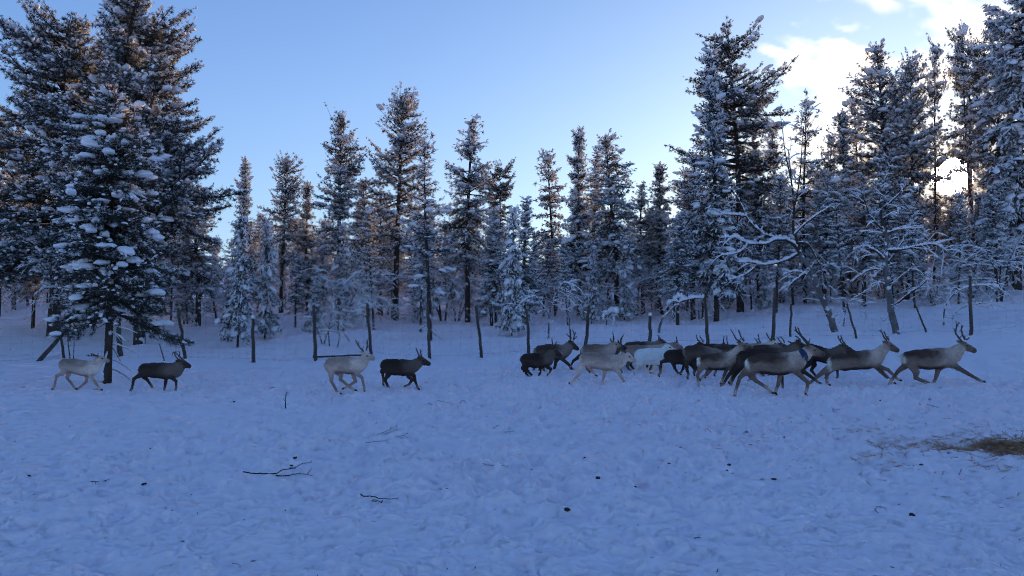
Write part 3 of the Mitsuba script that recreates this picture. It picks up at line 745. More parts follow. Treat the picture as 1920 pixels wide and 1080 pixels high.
HERD = 'reindeer running along the fence'
reindeer('leftmost reindeer, pale grey, its nose at the tree trunk and antlers laid back', 'pale',
         [(123, 684, 11.8), (136, 686, 13), (152, 689.5, 13.5), (164, 691.5, 14), (173, 692, 12.2)], [(178, 687, 10.5), (185, 679, 8)], [(190, 671.5, 5.2), (202, 676.5, 3.6)],
         [[(117, 700), (106, 704.5), (102, 723), (98, 729.5)], [(129, 701), (125.5, 708), (138, 724.5), (142.5, 729)], [(170, 705), (178, 716), (185, 726), (189.5, 731)], [(163, 706), (161.5, 716), (150, 725.5), (144, 729)]],
         [[[(185, 668), (177, 665.5), (170, 663)]], [[(184, 668.5), (176, 667.3), (162, 667)]]], (178, 669.5), group=HERD, seed=1)
reindeer('dark brown reindeer trotting right of the nearest spruce, antlers curled back', 'dark',
         [(273, 694, 12.8), (290, 694.5, 13.2), (306, 695.2, 14.2), (318, 696, 13.8)], [(329, 694, 13.0), (337, 686, 10)], [(342, 681, 7), (354.5, 686.5, 4)],
         [[(262, 704), (251, 710), (247.5, 728), (243.5, 733.5)], [(270, 706), (276, 712), (284, 723.5), (288.5, 732)], [(322, 708), (330, 714), (330.5, 725), (329, 734)], [(311.5, 708), (310.5, 717.5), (308.5, 729), (307.5, 735)]],
         [[[(338, 676), (330, 669), (327.5, 664), (331, 659.5)], [(327.5, 664.5), (326, 660), (322.5, 667)]], [[(343, 675), (335, 667), (329.5, 663)], [(336, 668), (337, 662), (334, 658.5)]]], (329.5, 675), group=HERD, seed=2)
reindeer('pale grey reindeer galloping in front of the horizontal rail, upright antlers', 'pale',
         [(622, 685, 13.6), (636, 684, 14.6), (655, 685.5, 15.2), (668, 686.5, 14)], [(677, 682, 11.5), (683, 675, 8.8)], [(685.5, 667, 6.6), (699.5, 672, 4.2)],
         [[(621, 704), (621, 714.5), (632, 734), (637, 738)], [(639, 702), (638.5, 711.5), (657, 726.5), (666, 731.5)], [(669, 701.5), (678.5, 707.5), (683, 726.5), (683, 733)], [(663, 706), (667, 715), (653, 723.5), (645, 728)]],
         [[[(682, 659), (672.5, 648.5), (666.5, 637)]], [[(686.5, 657), (688.8, 646), (688, 636)], [(687.5, 654), (690, 650.5)]]], (675, 658.5), group=HERD, seed=3)
reindeer('dark reindeer with a pale neck galloping right behind the pale antlered one', 'dark',
         [(726.5, 686, 12.8), (740, 688.5, 14.4), (757, 689.3, 14.8), (767, 689.5, 13)], [(776, 686, 10.8), (784, 680.5, 8.6)], [(790, 675.5, 7), (803.5, 682, 4.1)],
         [[(728, 703), (721.5, 712), (728, 725.5), (731, 728.8)], [(717, 696), (716.8, 695), (719, 712), (718, 720.5)], [(766, 706), (773, 713), (767, 720.5), (761, 723.5)], [(776, 705), (778.5, 714), (782, 723.5), (784, 729)]],
         [[[(787, 670), (783, 660.5), (780, 652)]], [[(790.5, 669), (788.7, 661), (788, 655)]]], (783.5, 669), group=HERD, seed=4)
reindeer('small dark calf at the rear of the main herd with its head low', 'dark',
         [(988, 675, 12), (1002, 676, 13.3), (1017, 676.5, 12.8), (1026, 675, 11)], [(1031, 668, 9), (1035, 661, 7.2)], [(1038, 657, 5.8), (1050, 666, 3.5)],
         [[(986, 690), (990.5, 697), (1001, 707.5), (1005.5, 710.3)], [(981, 690), (985, 698.5), (991, 706), (995, 710)], [(1026, 688), (1033, 692), (1031, 698), (1026, 703)], [(1013, 689), (1012.5, 698.5), (1009.5, 707), (1008, 710.3)]],
         [[[(1036, 652), (1036, 644), (1034.5, 634.5)]], [[(1039.5, 650), (1041, 646), (1044, 640)]]], None, group=HERD, seed=5)
reindeer('tawny reindeer with many branched upright antlers behind the small dark calf', 'dusk',
         [(1014, 660.5, 13), (1030, 660, 14.2), (1046, 660.5, 14.3), (1055, 660, 12.3)], [(1062, 656, 10), (1067, 649, 8)], [(1071, 645, 6.2), (1082, 653.5, 3.8)],
         [[(1008, 672), (1003, 681), (1001, 692), (999, 701)], [(1016, 673), (1014, 682), (1019, 692), (1022, 700)], [(1055, 674), (1066, 683), (1074, 694), (1078, 698)], [(1043, 675.5), (1040.5, 687), (1037.5, 696), (1039.5, 701.5)]],
         [[[(1070, 639), (1070, 628), (1069.5, 617)], [(1070, 634), (1066, 630), (1061.5, 625.5)]], [[(1074, 638), (1076.5, 629), (1073.5, 619)], [(1076, 631), (1080, 622)], [(1076, 636), (1082, 631)]]], (1065.5, 639.5), group=HERD, seed=6)
reindeer('black reindeer mostly hidden behind the grey one, hind leg stretched back and one curved antler', 'dark',
         [(1100, 659.5, 11.5), (1120, 659.5, 12.5), (1143, 660, 12.5), (1150, 658, 10.5)], [(1155, 654.5, 8), (1159, 650.5, 6.5)], [(1162, 648.5, 5), (1172, 653, 3.2)],
         [[(1086, 669), (1075, 676.5), (1070.5, 685.5), (1068.5, 690)], [(1100, 672), (1096, 682), (1102, 692), (1106, 700)], [(1150, 672), (1160, 679), (1163, 690), (1166, 698)], [(1146, 672), (1142, 683), (1141, 692), (1138, 701)]],
         [[[(1163, 644), (1163.5, 638), (1168.5, 629)]], [[(1160.5, 644), (1160, 641), (1158, 637)]]], None, d=22.6, group=HERD, seed=7, res=.021)
reindeer('grey reindeer with dark squiggle marks on its side in the second row', 'grey',
         [(1102, 658, 12.2), (1118, 659, 13.2), (1134, 660, 13.6), (1142, 658.5, 11.5)], [(1146, 654, 9), (1149, 648.5, 6.8)], [(1151.5, 645, 5.6), (1161, 648.5, 3.5)],
         gait(1102, 662, 1142, 664, 707), [[[(1150, 640), (1150.3, 632), (1148.5, 622)]], [[(1147.5, 641), (1145.5, 638), (1143, 635)]]], (1146, 640), d=21.3, group=HERD, seed=8, res=.021)
reindeer('pale grey reindeer with blotched flank and low head leading the rear of the main herd', 'spot',
         [(1100, 672, 12.4), (1115, 676, 14.6), (1134, 679, 15.2), (1149, 680.5, 14)], [(1159, 678, 12.2), (1168, 672, 9.5)], [(1176.5, 667.5, 6.8), (1188.5, 676.5, 4.4)],
         [[(1089, 687), (1084, 703), (1074.5, 713.5), (1067, 718)], [(1104, 686), (1107, 692), (1112, 698), (1117, 704)], [(1160, 697), (1165, 707.5), (1171.5, 717), (1175.5, 722.8)], [(1134, 696), (1132.5, 704.5), (1129.5, 715), (1128.5, 721.8)]],
         [[[(1172.5, 662), (1167, 652), (1164.5, 640), (1168.5, 629)]], [[(1174, 663), (1168, 657), (1162, 652)]]], (1165, 661), group=HERD, seed=9, mottled=.2)
reindeer('chestnut reindeer stretching its long neck at the back of the herd behind the white one', 'dusk',
         [(1180, 653, 11.5), (1195, 653, 12.3), (1212, 653, 12.3), (1220, 651.5, 10.5)], [(1229, 649, 8), (1235, 645, 6.8)], [(1241, 641.5, 5.6), (1253, 649, 3.5)],
         gait(1182, 657, 1218, 657, 697, 1), [[[(1240, 637), (1236, 632), (1233.5, 628)]], [[(1236, 638), (1235, 636), (1235, 632)]]], (1236, 635.5), d=23.4, group=HERD, seed=10, res=.022)
reindeer('grey brown reindeer between the chestnut and the white one, dark face over the dark rump', 'grey',
         [(1176, 659, 11.5), (1194, 659, 12), (1214, 659.5, 12), (1228, 658, 10.5)], [(1244, 653.5, 8.5), (1257, 650, 7)], [(1266, 646.5, 5.8), (1277, 652, 3.6)],
         gait(1176, 662, 1224, 663, 700), [[[(1268.5, 642), (1269, 637), (1267.5, 630.5)]], [[(1271, 644), (1270, 641), (1269, 638)]]], (1264.5, 645), d=22.7, group=HERD, seed=11, res=.022)
reindeer('pure white reindeer in the middle of the herd', 'white',
         [(1203, 667.5, 13.4), (1217, 668.5, 15), (1232, 668.5, 15), (1240, 667, 12.5)], [(1246, 660, 9), (1249.5, 654, 6.8)], [(1252.5, 650.5, 5.4), (1262.5, 656.5, 3.4)],
         [[(1199, 682), (1193, 689), (1192, 697), (1189, 701)], [(1206, 682), (1208, 688), (1214, 695), (1218, 699)], [(1240, 682), (1245, 688), (1243, 694), (1238, 697)], [(1229, 683), (1226, 690), (1226.5, 697), (1225, 700)]],
         [], (1248, 645), d=21.8, group=HERD, seed=12, mottled=.03)
reindeer('short bodied black reindeer right of the white one, hind leg kicked straight back', 'dark',
         [(1258, 668, 12.3), (1270, 669, 13.4), (1282, 669.5, 13.4), (1290, 667.5, 11)], [(1299, 660, 9), (1307, 652.5, 7)], [(1313, 647, 5.8), (1324, 652, 3.6)],
         [[(1248, 676), (1240, 678.5), (1238.5, 695), (1235, 704)], [(1263, 681), (1265, 690), (1271, 699), (1275, 702)], [(1291, 681), (1298, 686), (1302, 694), (1300, 700)], [(1283, 682), (1281, 691), (1277, 698), (1273, 702)]],
         [[[(1313, 642), (1307, 634.5), (1306, 628)]], [[(1319, 642), (1315.5, 636), (1312, 630)]]], (1308.5, 644), d=20.9, group=HERD, seed=13)
reindeer('dark brown reindeer with humped back and lowered head right of the black one', 'dusk',
         [(1294, 660.5, 12.8), (1309, 661.5, 14.3), (1325, 664, 13.8), (1334, 665, 12)], [(1343, 664, 9.5), (1350, 666, 8)], [(1356, 669, 6), (1366, 678, 3.7)],
         [[(1287, 681), (1288.5, 695), (1291, 701), (1288.5, 708)], [(1298, 677), (1306, 690), (1302, 698), (1301, 702)], [(1336, 680), (1344, 688), (1342, 697), (1339, 703)], [(1330, 681), (1328, 691), (1324, 700), (1321, 706)]],
         [], None, d=20.4, group=HERD, seed=14)
reindeer('dark backed reindeer with a pale rump behind the middle of the herd', 'brown',
         [(1350, 659.5, 11.5), (1363, 659, 13), (1376, 659.5, 12.8), (1384, 659, 11)], [(1391, 656, 8.5), (1397, 653, 7)], [(1403, 652, 5.5), (1413, 658, 3.4)],
         gait(1350, 662, 1384, 663, 700), [], None, d=22.4, group=HERD, seed=15, res=.022)
reindeer('almost hidden dark reindeer, only its two upright antlers showing over the pale rumped back', 'dark',
         [(1312, 656, 11), (1326, 657, 12), (1340, 657, 12), (1346, 656, 10)], [(1352, 653.5, 8), (1356, 651.5, 6.5)], [(1360, 650.5, 5), (1369, 655, 3.2)],
         gait(1312, 660, 1346, 661, 697, 1), [[[(1359, 647), (1356.5, 640), (1357.5, 629)]], [[(1364.5, 647.5), (1363.3, 640), (1363, 629)]]], None, d=23.6, group=HERD, seed=16, res=.023)
reindeer('grey brown reindeer with white rump and upswept antlers, left of the long dark one', 'brown',
         [(1320, 677.5, 12.3), (1335, 678.5, 14.6), (1352, 678, 15.6), (1365, 676, 14.4)], [(1375, 669, 12), (1384, 658.5, 9)], [(1391, 648, 6.8), (1404.5, 651.5, 4.1)],
         [[(1312, 694), (1308, 703), (1309, 714), (1310.5, 724.5)], [(1330, 694), (1326, 701.5), (1318, 706), (1312, 711)], [(1370, 692), (1376, 701), (1371, 710), (1366, 717)], [(1362, 693), (1358, 704), (1354, 713), (1351, 719)]],
         [[[(1389, 641), (1380, 635), (1375, 625.5), (1370.5, 619)]], [[(1395.5, 640), (1389, 631), (1385.3, 618)]]], (1383, 641), group=HERD, seed=17)
reindeer('long near black reindeer behind the one with the blue band, foreleg flung forward', 'dark',
         [(1396, 671, 13.8), (1413, 669.5, 15.5), (1433, 668.5, 16.2), (1453, 668, 15.6), (1468, 666, 13.5)], [(1479, 660, 11), (1488, 652.5, 8.8)], [(1496.5, 645.5, 7), (1511, 652, 4.2)],
         [[(1377, 691), (1365.5, 704.5), (1357, 718.5), (1351.5, 724.5)], [(1384, 694), (1377.5, 704.5), (1372, 716), (1370, 722.5)], [(1506, 696), (1521, 706.5), (1530, 713.5), (1536, 718)], [(1463, 692), (1466.5, 707), (1467.5, 722), (1468, 729)]],
         [[[(1493, 641), (1486, 643), (1477.5, 639.5)]], [[(1501, 640), (1497, 634), (1491, 630)]]], (1497, 636.5), d=18.7, group=HERD, seed=18)
reindeer('brown headed reindeer with dark forked antlers peeking over the long dark back', 'dusk',
         [(1378, 658, 11.2), (1392, 659, 12.2), (1404, 659, 12.2), (1411, 658, 10)], [(1416, 655, 8), (1420, 651, 6.5)], [(1424, 648, 5.3), (1433, 653, 3.3)],
         gait(1378, 662, 1411, 663, 700), [[[(1422, 645), (1418.5, 639), (1415, 634.5)]], [[(1427, 645), (1423.2, 637), (1422, 626.5)], [(1423.3, 636.5), (1420, 636)]]], (1417, 645), d=22.3, group=HERD, seed=19, res=.022)
reindeer('pale headed reindeer with thin backswept antlers peeking over the long dark back', 'spot',
         [(1400, 656, 11.5), (1415, 657, 12.5), (1428, 657, 12.5), (1435, 655, 10.5)], [(1440, 651, 8.5), (1444, 647, 7)], [(1449, 643.5, 5.8), (1461, 648.5, 3.6)],
         gait(1400, 660, 1435, 661, 704, 1), [[[(1447, 639), (1440.5, 632), (1436.5, 624.5)]], [[(1453, 639), (1452, 635), (1451, 630)]]], (1441, 639), d=21.7, group=HERD, seed=20, res=.022)
reindeer('dark faced reindeer with thick dark velvet antlers behind the long dark back', 'dusk',
         [(1420, 658, 11), (1434, 659, 12), (1446, 659, 12), (1452, 657, 10.5)], [(1457, 654, 8.2), (1461, 651, 6.8)], [(1465, 648, 5.4), (1475, 651, 3.5)],
         gait(1420, 662, 1452, 662, 705), [[[(1465, 644), (1461, 638), (1456.5, 632)]], [[(1470.5, 643), (1468, 636), (1461.5, 631.5)], [(1467, 635), (1471, 642)]]], (1459.5, 643.5), d=21.3, group=HERD, seed=21, res=.022)
reindeer('black reindeer with short antlers, head showing above the leaping brown one', 'dark',
         [(1519, 657.5, 13.5), (1534, 663, 13.8), (1550, 667.5, 13.4), (1558, 668, 12)], [(1568, 661, 10), (1577, 655, 8.2)], [(1584, 652.5, 7), (1601, 661, 4.2)],
         gait(1522, 662, 1556, 670, 711), [[[(1582, 647), (1576, 640), (1570.5, 629.5)], [(1575.5, 638.5), (1577.5, 634)]], [[(1585.5, 646), (1579.5, 638), (1576.5, 628.5)]]], (1574.5, 647), d=20.6, group=HERD, seed=22)
reindeer('leaping brown reindeer with a pale neck, second from the front of the herd', 'brown',
         [(1566, 679.5, 13.5), (1584, 679, 15.6), (1604, 676, 16.6), (1624, 674.5, 17.4), (1636, 673, 16)], [(1646, 666, 12.2), (1656, 655.5, 9.4)], [(1665, 647, 7.6), (1681.5, 656.5, 4.6)],
         [[(1546, 696), (1533, 705.5), (1519, 718), (1512.5, 724)], [(1553, 697), (1550, 703), (1550.5, 716), (1554, 721)], [(1650, 688), (1664.5, 693), (1681, 709), (1687, 713)], [(1651, 695), (1661, 705.5), (1671, 713.5), (1676, 718)]],
         [[[(1663, 639), (1657, 631.5), (1654, 624), (1649, 619.5)]], [[(1667.5, 638), (1661.5, 631), (1657.8, 621)]]], (1658, 640.5), d=18.95, group=HERD, seed=23)
reindeer('foremost reindeer at full stretch, dark back, pale neck and tall branched antlers', 'brown',
         [(1704, 672.5, 13.8), (1720, 673.5, 17), (1740, 673.5, 18.8), (1760, 672.5, 19.2), (1773, 671, 18)], [(1788, 665, 14), (1797, 656.5, 11)], [(1806.5, 647.5, 7.6), (1826, 657, 4.8)],
         [[(1718, 698), (1716.5, 708.5), (1747, 721), (1764, 725)], [(1696, 687), (1684, 696), (1672, 712), (1667, 721.5)], [(1797, 690), (1815.5, 701), (1836, 712.5), (1843.5, 715.5)], [(1758.5, 694.8), (1755.5, 706), (1750.5, 717), (1745, 725.5)]],
         [[[(1803, 639), (1796, 631), (1791.5, 622.5), (1794, 612), (1798.5, 604.5)], [(1791.5, 622.5), (1788, 615.5)]], [[(1810, 637), (1804.5, 627), (1802.5, 618), (1805.5, 611)], [(1803, 621), (1799.5, 620)], [(1812, 637), (1818, 633)]]], (1796.5, 638.5), group=HERD, seed=24, tail=(1684, 667))
reindeer('large grey brown reindeer with a blue neck band and white rump, nearest of the herd', 'brown',
         [(1412, 682, 14), (1430, 682, 18.3), (1450, 683, 19.5), (1469, 682, 20), (1483, 680, 18.3)], [(1497, 673, 14.5), (1510, 664, 11.5)], [(1520, 656, 9), (1542, 664, 5.4)],
         [[(1397, 698), (1387, 708), (1380, 731), (1377, 742.5)], [(1409, 705), (1417.5, 714), (1435, 725), (1447, 736.5)], [(1497, 701), (1515, 717), (1513, 730), (1510, 738.5)], [(1463, 702), (1459.5, 720), (1455.5, 730), (1453.5, 736.5)]],
         [[[(1516, 648), (1506, 635.5), (1498, 626), (1489.5, 618.5)], [(1499, 627), (1494, 620), (1491, 612.5)]], [[(1519, 647), (1509, 636), (1502, 628), (1496.5, 615)]]], (1508, 652), group=HERD, seed=25, collar=True, tail=(1398.5, 681))

# ------------------------------------------------------------------ birches and shrubs under snow
def twigs_on(P, r, step, lmin, lmax, up=.3, sub=2, rad=.009):
    """twigs leaving a limb P: list of (points, radius)"""
    out = []
    s = np.r_[0, np.cumsum(np.linalg.norm(np.diff(P, axis=0), axis=1))]
    n = max(1, int(s[-1] / step))
    for q in np.sort(r.uniform(.12, 1, n)) * s[-1]:
        p = np.array([np.interp(q, s, P[:, k]) for k in range(3)])
        i = min(np.searchsorted(s, q), len(P) - 1); t = unit(P[i] - P[max(i - 1, 0)])
        v = unit(t * .8 + unit(r.normal(size=3)) * 1.0 + [0, 0, up])
        L = r.uniform(lmin, lmax)
        b = r.normal(size=3) * .25; g = np.linspace(0, 1, 5)[:, None]
        Q = p + v * L * g + (b - [0, 0, .35]) * L * g ** 2
        out.append((Q, rad * (L / lmax) ** .5))
        for _ in range(sub):
            g0 = r.uniform(.25, .9); p2 = p + v * L * g0 + (b - [0, 0, .35]) * L * g0 ** 2
            v2 = unit(v + unit(r.normal(size=3)) * .9); l2 = L * r.uniform(.3, .6); g2 = np.linspace(0, 1, 4)[:, None]
            out.append((p2 + v2 * l2 * g2 - np.array([0, 0, .25]) * l2 * g2 ** 2, rad * .7))
    return out


def birch_meshes(limbs, r, step=.22, lmin=.3, lmax=.9, snow=1.0, sub=2, up=.25):
    wood, white, main = [], [], []
    for i, (P, ra, rb, th) in enumerate(limbs):
        P = resample(P, max(8, len(P) * 3))
        P = P + r.normal(size=P.shape) * np.array([1, 1, .6]) * ra * .09
        (main if i == 0 else wood).append(tube(P, np.linspace(ra, rb, len(P)), 8 if ra > .05 else 6))
        if th:
            Pw = resample(P, len(P) * 3); white.append(snow_tube(Pw + r.normal(size=Pw.shape) * .006, np.linspace(ra, rb, len(Pw)) * .8, th * .62, 7, r))
        for Q, w in twigs_on(P, r, step, lmin, lmax, up, sub):
            wood.append(tube(Q, np.linspace(w, w * .4, len(Q)), 3, False))
            white.append(snow_tube(Q, w, .028 * snow * r.uniform(.7, 1.5), 5, r))
    return join(main), join(wood), join(white)


def birch(label, d, limbs, seed, name='birch_tree', cat='tree', wander=.9, step=.22, lmin=.3, lmax=.9, snow=1.0, sub=2, up=.25, group=None):
    """a leafless tree; limbs: (pixels, start radius, end radius, snow thickness), the trunk first"""
    r = np.random.default_rng(seed)
    ls = []
    for i, (px, ra, rb, th) in enumerate(limbs):
        w = 0 if i == 0 else r.uniform(-wander, wander)
        ls.append((np.array([W(x, y, d + w * k / max(len(px) - 1, 1)) for k, (x, y) in enumerate(px)]), ra, rb, th))
    b = ls[0][0][0]; b[2] = float(terrain(b[0], b[1])) - .15
    m, w, s = birch_meshes(ls, r, step, lmin, lmax, snow, sub, up)
    k = thing(name, label, cat, group)
    add(f'{k}__trunk', m, 'birch_bark')
    add(f'{k}__branches', w, 'twig_bark', kind='stuff')
    add(f'{k}__snow', s, 'snow_load', kind='stuff')


birch('large leaning birch with thick snow on its long limbs, bent left over the herd', 30.5, [
    ([(1567, 640), (1561, 608), (1549.7, 577), (1531.5, 535.6), (1513.4, 496.7), (1500, 476)], .13, .085, .09),
    ([(1500, 476), (1492.6, 463), (1472, 450), (1446, 445), (1415, 426.7), (1399, 406), (1391.5, 388), (1380, 365)], .07, .02, .15),
    ([(1399, 406), (1384, 404), (1368, 403), (1342, 395.5)], .035, .015, .13), ([(1472, 450), (1455, 450), (1435.6, 458), (1404.5, 458), (1378.5, 445), (1358, 445)], .05, .015, .15),
    ([(1497, 476), (1472, 489), (1430, 497), (1404.5, 491.5), (1384, 491.5)], .05, .015, .15), ([(1420, 497), (1394, 517), (1365.6, 525)], .03, .01, .11),
    ([(1513, 510), (1492.6, 525), (1461.5, 546)], .03, .01, .12), ([(1513, 515), (1492, 509), (1466, 518)], .025, .01, .10),
    ([(1500, 476), (1495, 452), (1487, 427), (1490, 393), (1484, 340), (1478, 280)], .06, .015, .03), ([(1495, 455), (1508, 455), (1534, 491.5), (1552, 535.6)], .04, .012, .09),
    ([(1490, 440), (1510, 420), (1530, 405), (1560, 385)], .035, .01, .12), ([(1487, 400), (1500, 330), (1505, 260), (1512, 205)], .03, .008, .0), ([(1484, 340), (1470, 270), (1462, 200)], .025, .006, .0), ([(1404, 458), (1380, 475), (1352, 478)], .025, .01, .12)],
    401, step=.30, lmax=.8)
birch('birch with a scaly leaning trunk and frosted crown behind the leaping reindeer', 29.5, [
    ([(1682, 634), (1676, 606), (1670, 577), (1663.5, 525), (1660, 497), (1662, 458), (1657, 427)], .13, .075, .03),
    ([(1678, 572), (1692, 561), (1704, 551), (1730, 533), (1745, 517)], .04, .015, .08), ([(1660, 500), (1680, 470), (1700, 440), (1712, 400)], .045, .012, .06),
    ([(1662, 470), (1690, 468), (1720, 462), (1745, 458), (1776, 472)], .04, .01, .13), ([(1660, 490), (1640, 470), (1620, 462), (1600, 470)], .04, .01, .12),
    ([(1657, 427), (1650, 390), (1655, 350), (1668, 310)], .055, .012, .03), ([(1657, 430), (1635, 410), (1622, 380), (1612, 345)], .04, .01, .06), ([(1655, 390), (1680, 370), (1700, 345)], .03, .01, .08),
    ([(1662, 510), (1640, 505), (1615, 515), (1598, 530)], .03, .01, .11), ([(1657, 440), (1690, 430), (1730, 428)], .03, .01, .12), ([(1664, 540), (1650, 530), (1630, 538)], .02, .008, .08)],
    402, step=.16, lmax=.85)
birch('arched birch bowed to the ground under snow at the right beside the tall stake', 31.0, [
    ([(1769, 596), (1770, 585), (1776, 567), (1797, 546), (1833, 535.6), (1864.5, 535.6), (1884, 556)], .035, .014, .10),
    ([(1797, 546), (1790, 540), (1782, 548), (1775, 560)], .02, .008, .06), ([(1833, 536), (1838, 550), (1836, 562)], .014, .006, .04), ([(1848, 535), (1862, 545), (1870, 560), (1876, 558)], .016, .006, .05),
    ([(1785, 598), (1798, 580), (1815, 572), (1845, 568), (1862, 571)], .02, .008, .05), ([(1790, 562), (1803, 567)], .015, .006, .03), ([(1864, 536), (1880, 546), (1895, 556)], .018, .006, .07)],
    403, 'bowed_birch', step=.3, lmax=.5)
birch('bent branch with a heavy pile of snow left of the tall posts behind the herd', 33.0, [
    ([(1235, 612), (1241, 600), (1253, 587), (1267, 573), (1276, 566), (1287, 560)], .05, .03, .09), ([(1276, 566), (1290, 562), (1306, 559), (1321, 559)], .035, .015, .20),
    ([(1262, 578), (1256, 590), (1250, 604)], .02, .008, .05), ([(1272, 568), (1262, 565), (1252, 572)], .03, .012, .17), ([(1283, 562), (1274, 558), (1264, 562)], .03, .012, .22)],
    404, 'bent_branch', 'branch', step=.5, lmax=.4)
birch('drooping shrub with curved bare twigs arching over the rear of the herd', 31.5, [
    ([(1027, 640), (1029, 615), (1030, 587), (1037, 562), (1046, 546), (1056, 530)], .035, .014, .05), ([(1050, 541), (1062, 547), (1074, 553), (1081, 566), (1087, 578)], .014, .006, .05),
    ([(1046, 546), (1058, 552), (1068, 562), (1074, 578)], .013, .006, .04), ([(1040, 556), (1054, 560), (1062, 572), (1066, 585)], .012, .005, .03), ([(1056, 530), (1072, 534), (1088, 545), (1098, 562)], .015, .006, .08),
    ([(1030, 590), (1015, 570), (1003, 555), (990, 545)], .02, .008, .09), ([(1031, 575), (1018, 590), (1012, 608)], .012, .006, .04), ([(1003, 555), (985, 562), (968, 580)], .016, .006, .08)],
    405, 'drooping_shrub', 'shrub', step=.25, lmax=.6)
birch('snowy leaning birch with a white loaded stem at the far left', 31.5, [
    ([(130, 592), (127, 585), (115.5, 558), (101, 525), (92, 500)], .06, .035, .12), ([(101, 525), (85, 505), (70, 490), (52, 486)], .03, .01, .10), ([(108, 540), (88, 540), (64, 555)], .03, .01, .11), ([(96, 512), (110, 490), (128, 478)], .03, .01, .09),
    ([(92, 500), (80, 478), (60, 455), (40, 445)], .03, .01, .09), ([(88, 495), (95, 465), (90, 435)], .03, .01, .06)], 406, step=.16, lmax=.8)
birch('small snow smothered bush shaped like a hood on the open slope', 36.0, [
    ([(1138, 617), (1137, 606), (1141, 592)], .03, .02, .04), ([(1141, 592), (1148, 586), (1157, 587)], .03, .015, .26), ([(1141, 592), (1134, 590), (1131, 600)], .025, .012, .20), ([(1148, 612), (1151, 600), (1150, 590)], .02, .01, .12)],
    407, 'snow_hooded_bush', 'bush', step=.25, lmax=.35)
birch('crooked leafless thicket right of the railed fence post', 32.0, [
    ([(606, 652), (612, 630), (622, 612), (640, 606), (652, 612)], .028, .012, .04), ([(604, 645), (596, 620), (586, 600), (578, 585)], .022, .008, .04), ([(618, 650), (616, 625), (620, 596), (632, 570)], .022, .008, .04), ([(632, 654), (636, 630), (634, 605), (644, 580)], .02, .008, .04),
    ([(655, 640), (645, 625), (636, 616)], .016, .006, .03), ([(640, 606), (655, 590), (668, 580), (690, 574)], .018, .006, .06)], 408, 'thicket', 'shrub', step=.2, lmax=.7)
birch('arched grey bush bent double beside the sunlit snow at the right', 33.0, [
    ([(1582, 612), (1584, 590), (1590, 570), (1602, 560), (1614, 566), (1622, 582), (1624, 598)], .025, .01, .06), ([(1590, 570), (1580, 560), (1566, 562)], .016, .006, .07), ([(1600, 560), (1625, 545), (1650, 530)], .018, .006, .10), ([(1586, 580), (1572, 590)], .012, .005, .03)],
    409, 'arched_bush', 'bush', step=.3, lmax=.5)


def shrub_proto(name, seed, H, stems, spread, step=.22, lmax=.7, snow=1.0):
    r = np.random.default_rng(seed); ls = []
    for i in range(stems):
        a = r.uniform(0, 2 * PI); L = H * r.uniform(.6, 1.1); o = np.array([math.cos(a), math.sin(a), 0])
        g = np.linspace(0, 1, 7)[:, None]
        P = o * .08 + o * spread * r.uniform(.2, 1) * g ** 1.7 + np.array([0, 0, 1.0]) * L * (g - .28 * r.uniform(0, 1.5) * g ** 3) - [0, 0, .3]
        ls.append((P + r.normal(size=P.shape) * .03, .012 + .006 * H, .007, .04 * snow))
        for _ in range(int(2 + H)):
            k = int(r.integers(2, 6)); v = unit(o * .4 + unit(r.normal(size=3)) + [0, 0, .3]); l = H * r.uniform(.15, .35); g2 = np.linspace(0, 1, 5)[:, None]
            ls.append((P[k] + v * l * g2 - np.array([0, 0, .35]) * l * g2 ** 2, .014, .005, .06 * snow))
    m, w, s = birch_meshes(ls, r, step, .2, lmax, snow, 2)
    proto(name, H, spread, {'branches': (join([m, w]), 'twig_bark', False), 'snow': (s, 'snow_load', True)})


for k in range(3): shrub_proto(f'shrub_{k}', 500 + k, 2.2, 6, 1.1)
for k in range(3): shrub_proto(f'young_birch_{k}', 520 + k, 4.6, 3, 1.2, step=.20, lmax=.85)
rs = np.random.default_rng(5)
for i in range(44):
    px = -40 + 2040 * (i + rs.uniform(.1, .9)) / 44
    d = rs.uniform(35, 50)
    tall = rs.uniform() < .7
    k = int(rs.integers(3))
    lab, grp = beside_post('thin leafless frosted birch' if tall else 'low leafless snowy shrub', px, ('thin leafless birch with frosted twigs among the trunks', 'thin birches among the trunks') if tall else ('low leafless shrub under snow among the trunks', 'low shrubs among the trunks'))
    tree('bare_birch' if tall else 'bare_shrub', f'young_birch_{k}' if tall else f'shrub_{k}', px, 0, d,
         lab, 1.2, group=grp, height=rs.uniform(3.2, 5.2) if tall else rs.uniform(1.1, 2.3))

# ------------------------------------------------------------------ fence
POSTS = [((-48, 600), (-44, 682), .06, 0), ((108, 592), (120, 672), .055, 0), ((334, 578), (347, 674), .07, 0), ((474, 597), (476, 678), .07, 1), ((589, 572), (592, 676), .07, 0), ((689, 570), (695, 664), .065, 0),
         ((802, 572), (806, 672), .06, 0), ((893, 575), (902, 668), .06, 0), ((987, 580), (992, 660), .06, 0), ((1104, 573), (1098, 648), .07, 0), ((1219, 592), (1218, 642), .075, 1), ((1322, 556), (1327, 645), .07, 0),
         ((1453, 540), (1449, 637), .075, 0), ((1484, 570), (1482, 632), .05, 0), ((1588, 570), (1606, 635), .045, 0), ((1712, 562), (1737, 623), .04, 0), ((1819, 518), (1821, 627), .07, 0), ((1968, 520), (1970, 614), .06, 0)]
fence = thing('wire_fence', 'frosted wire mesh fence on rough wooden posts behind the herd', 'fence')
bases = []
rp = np.random.default_rng(60)
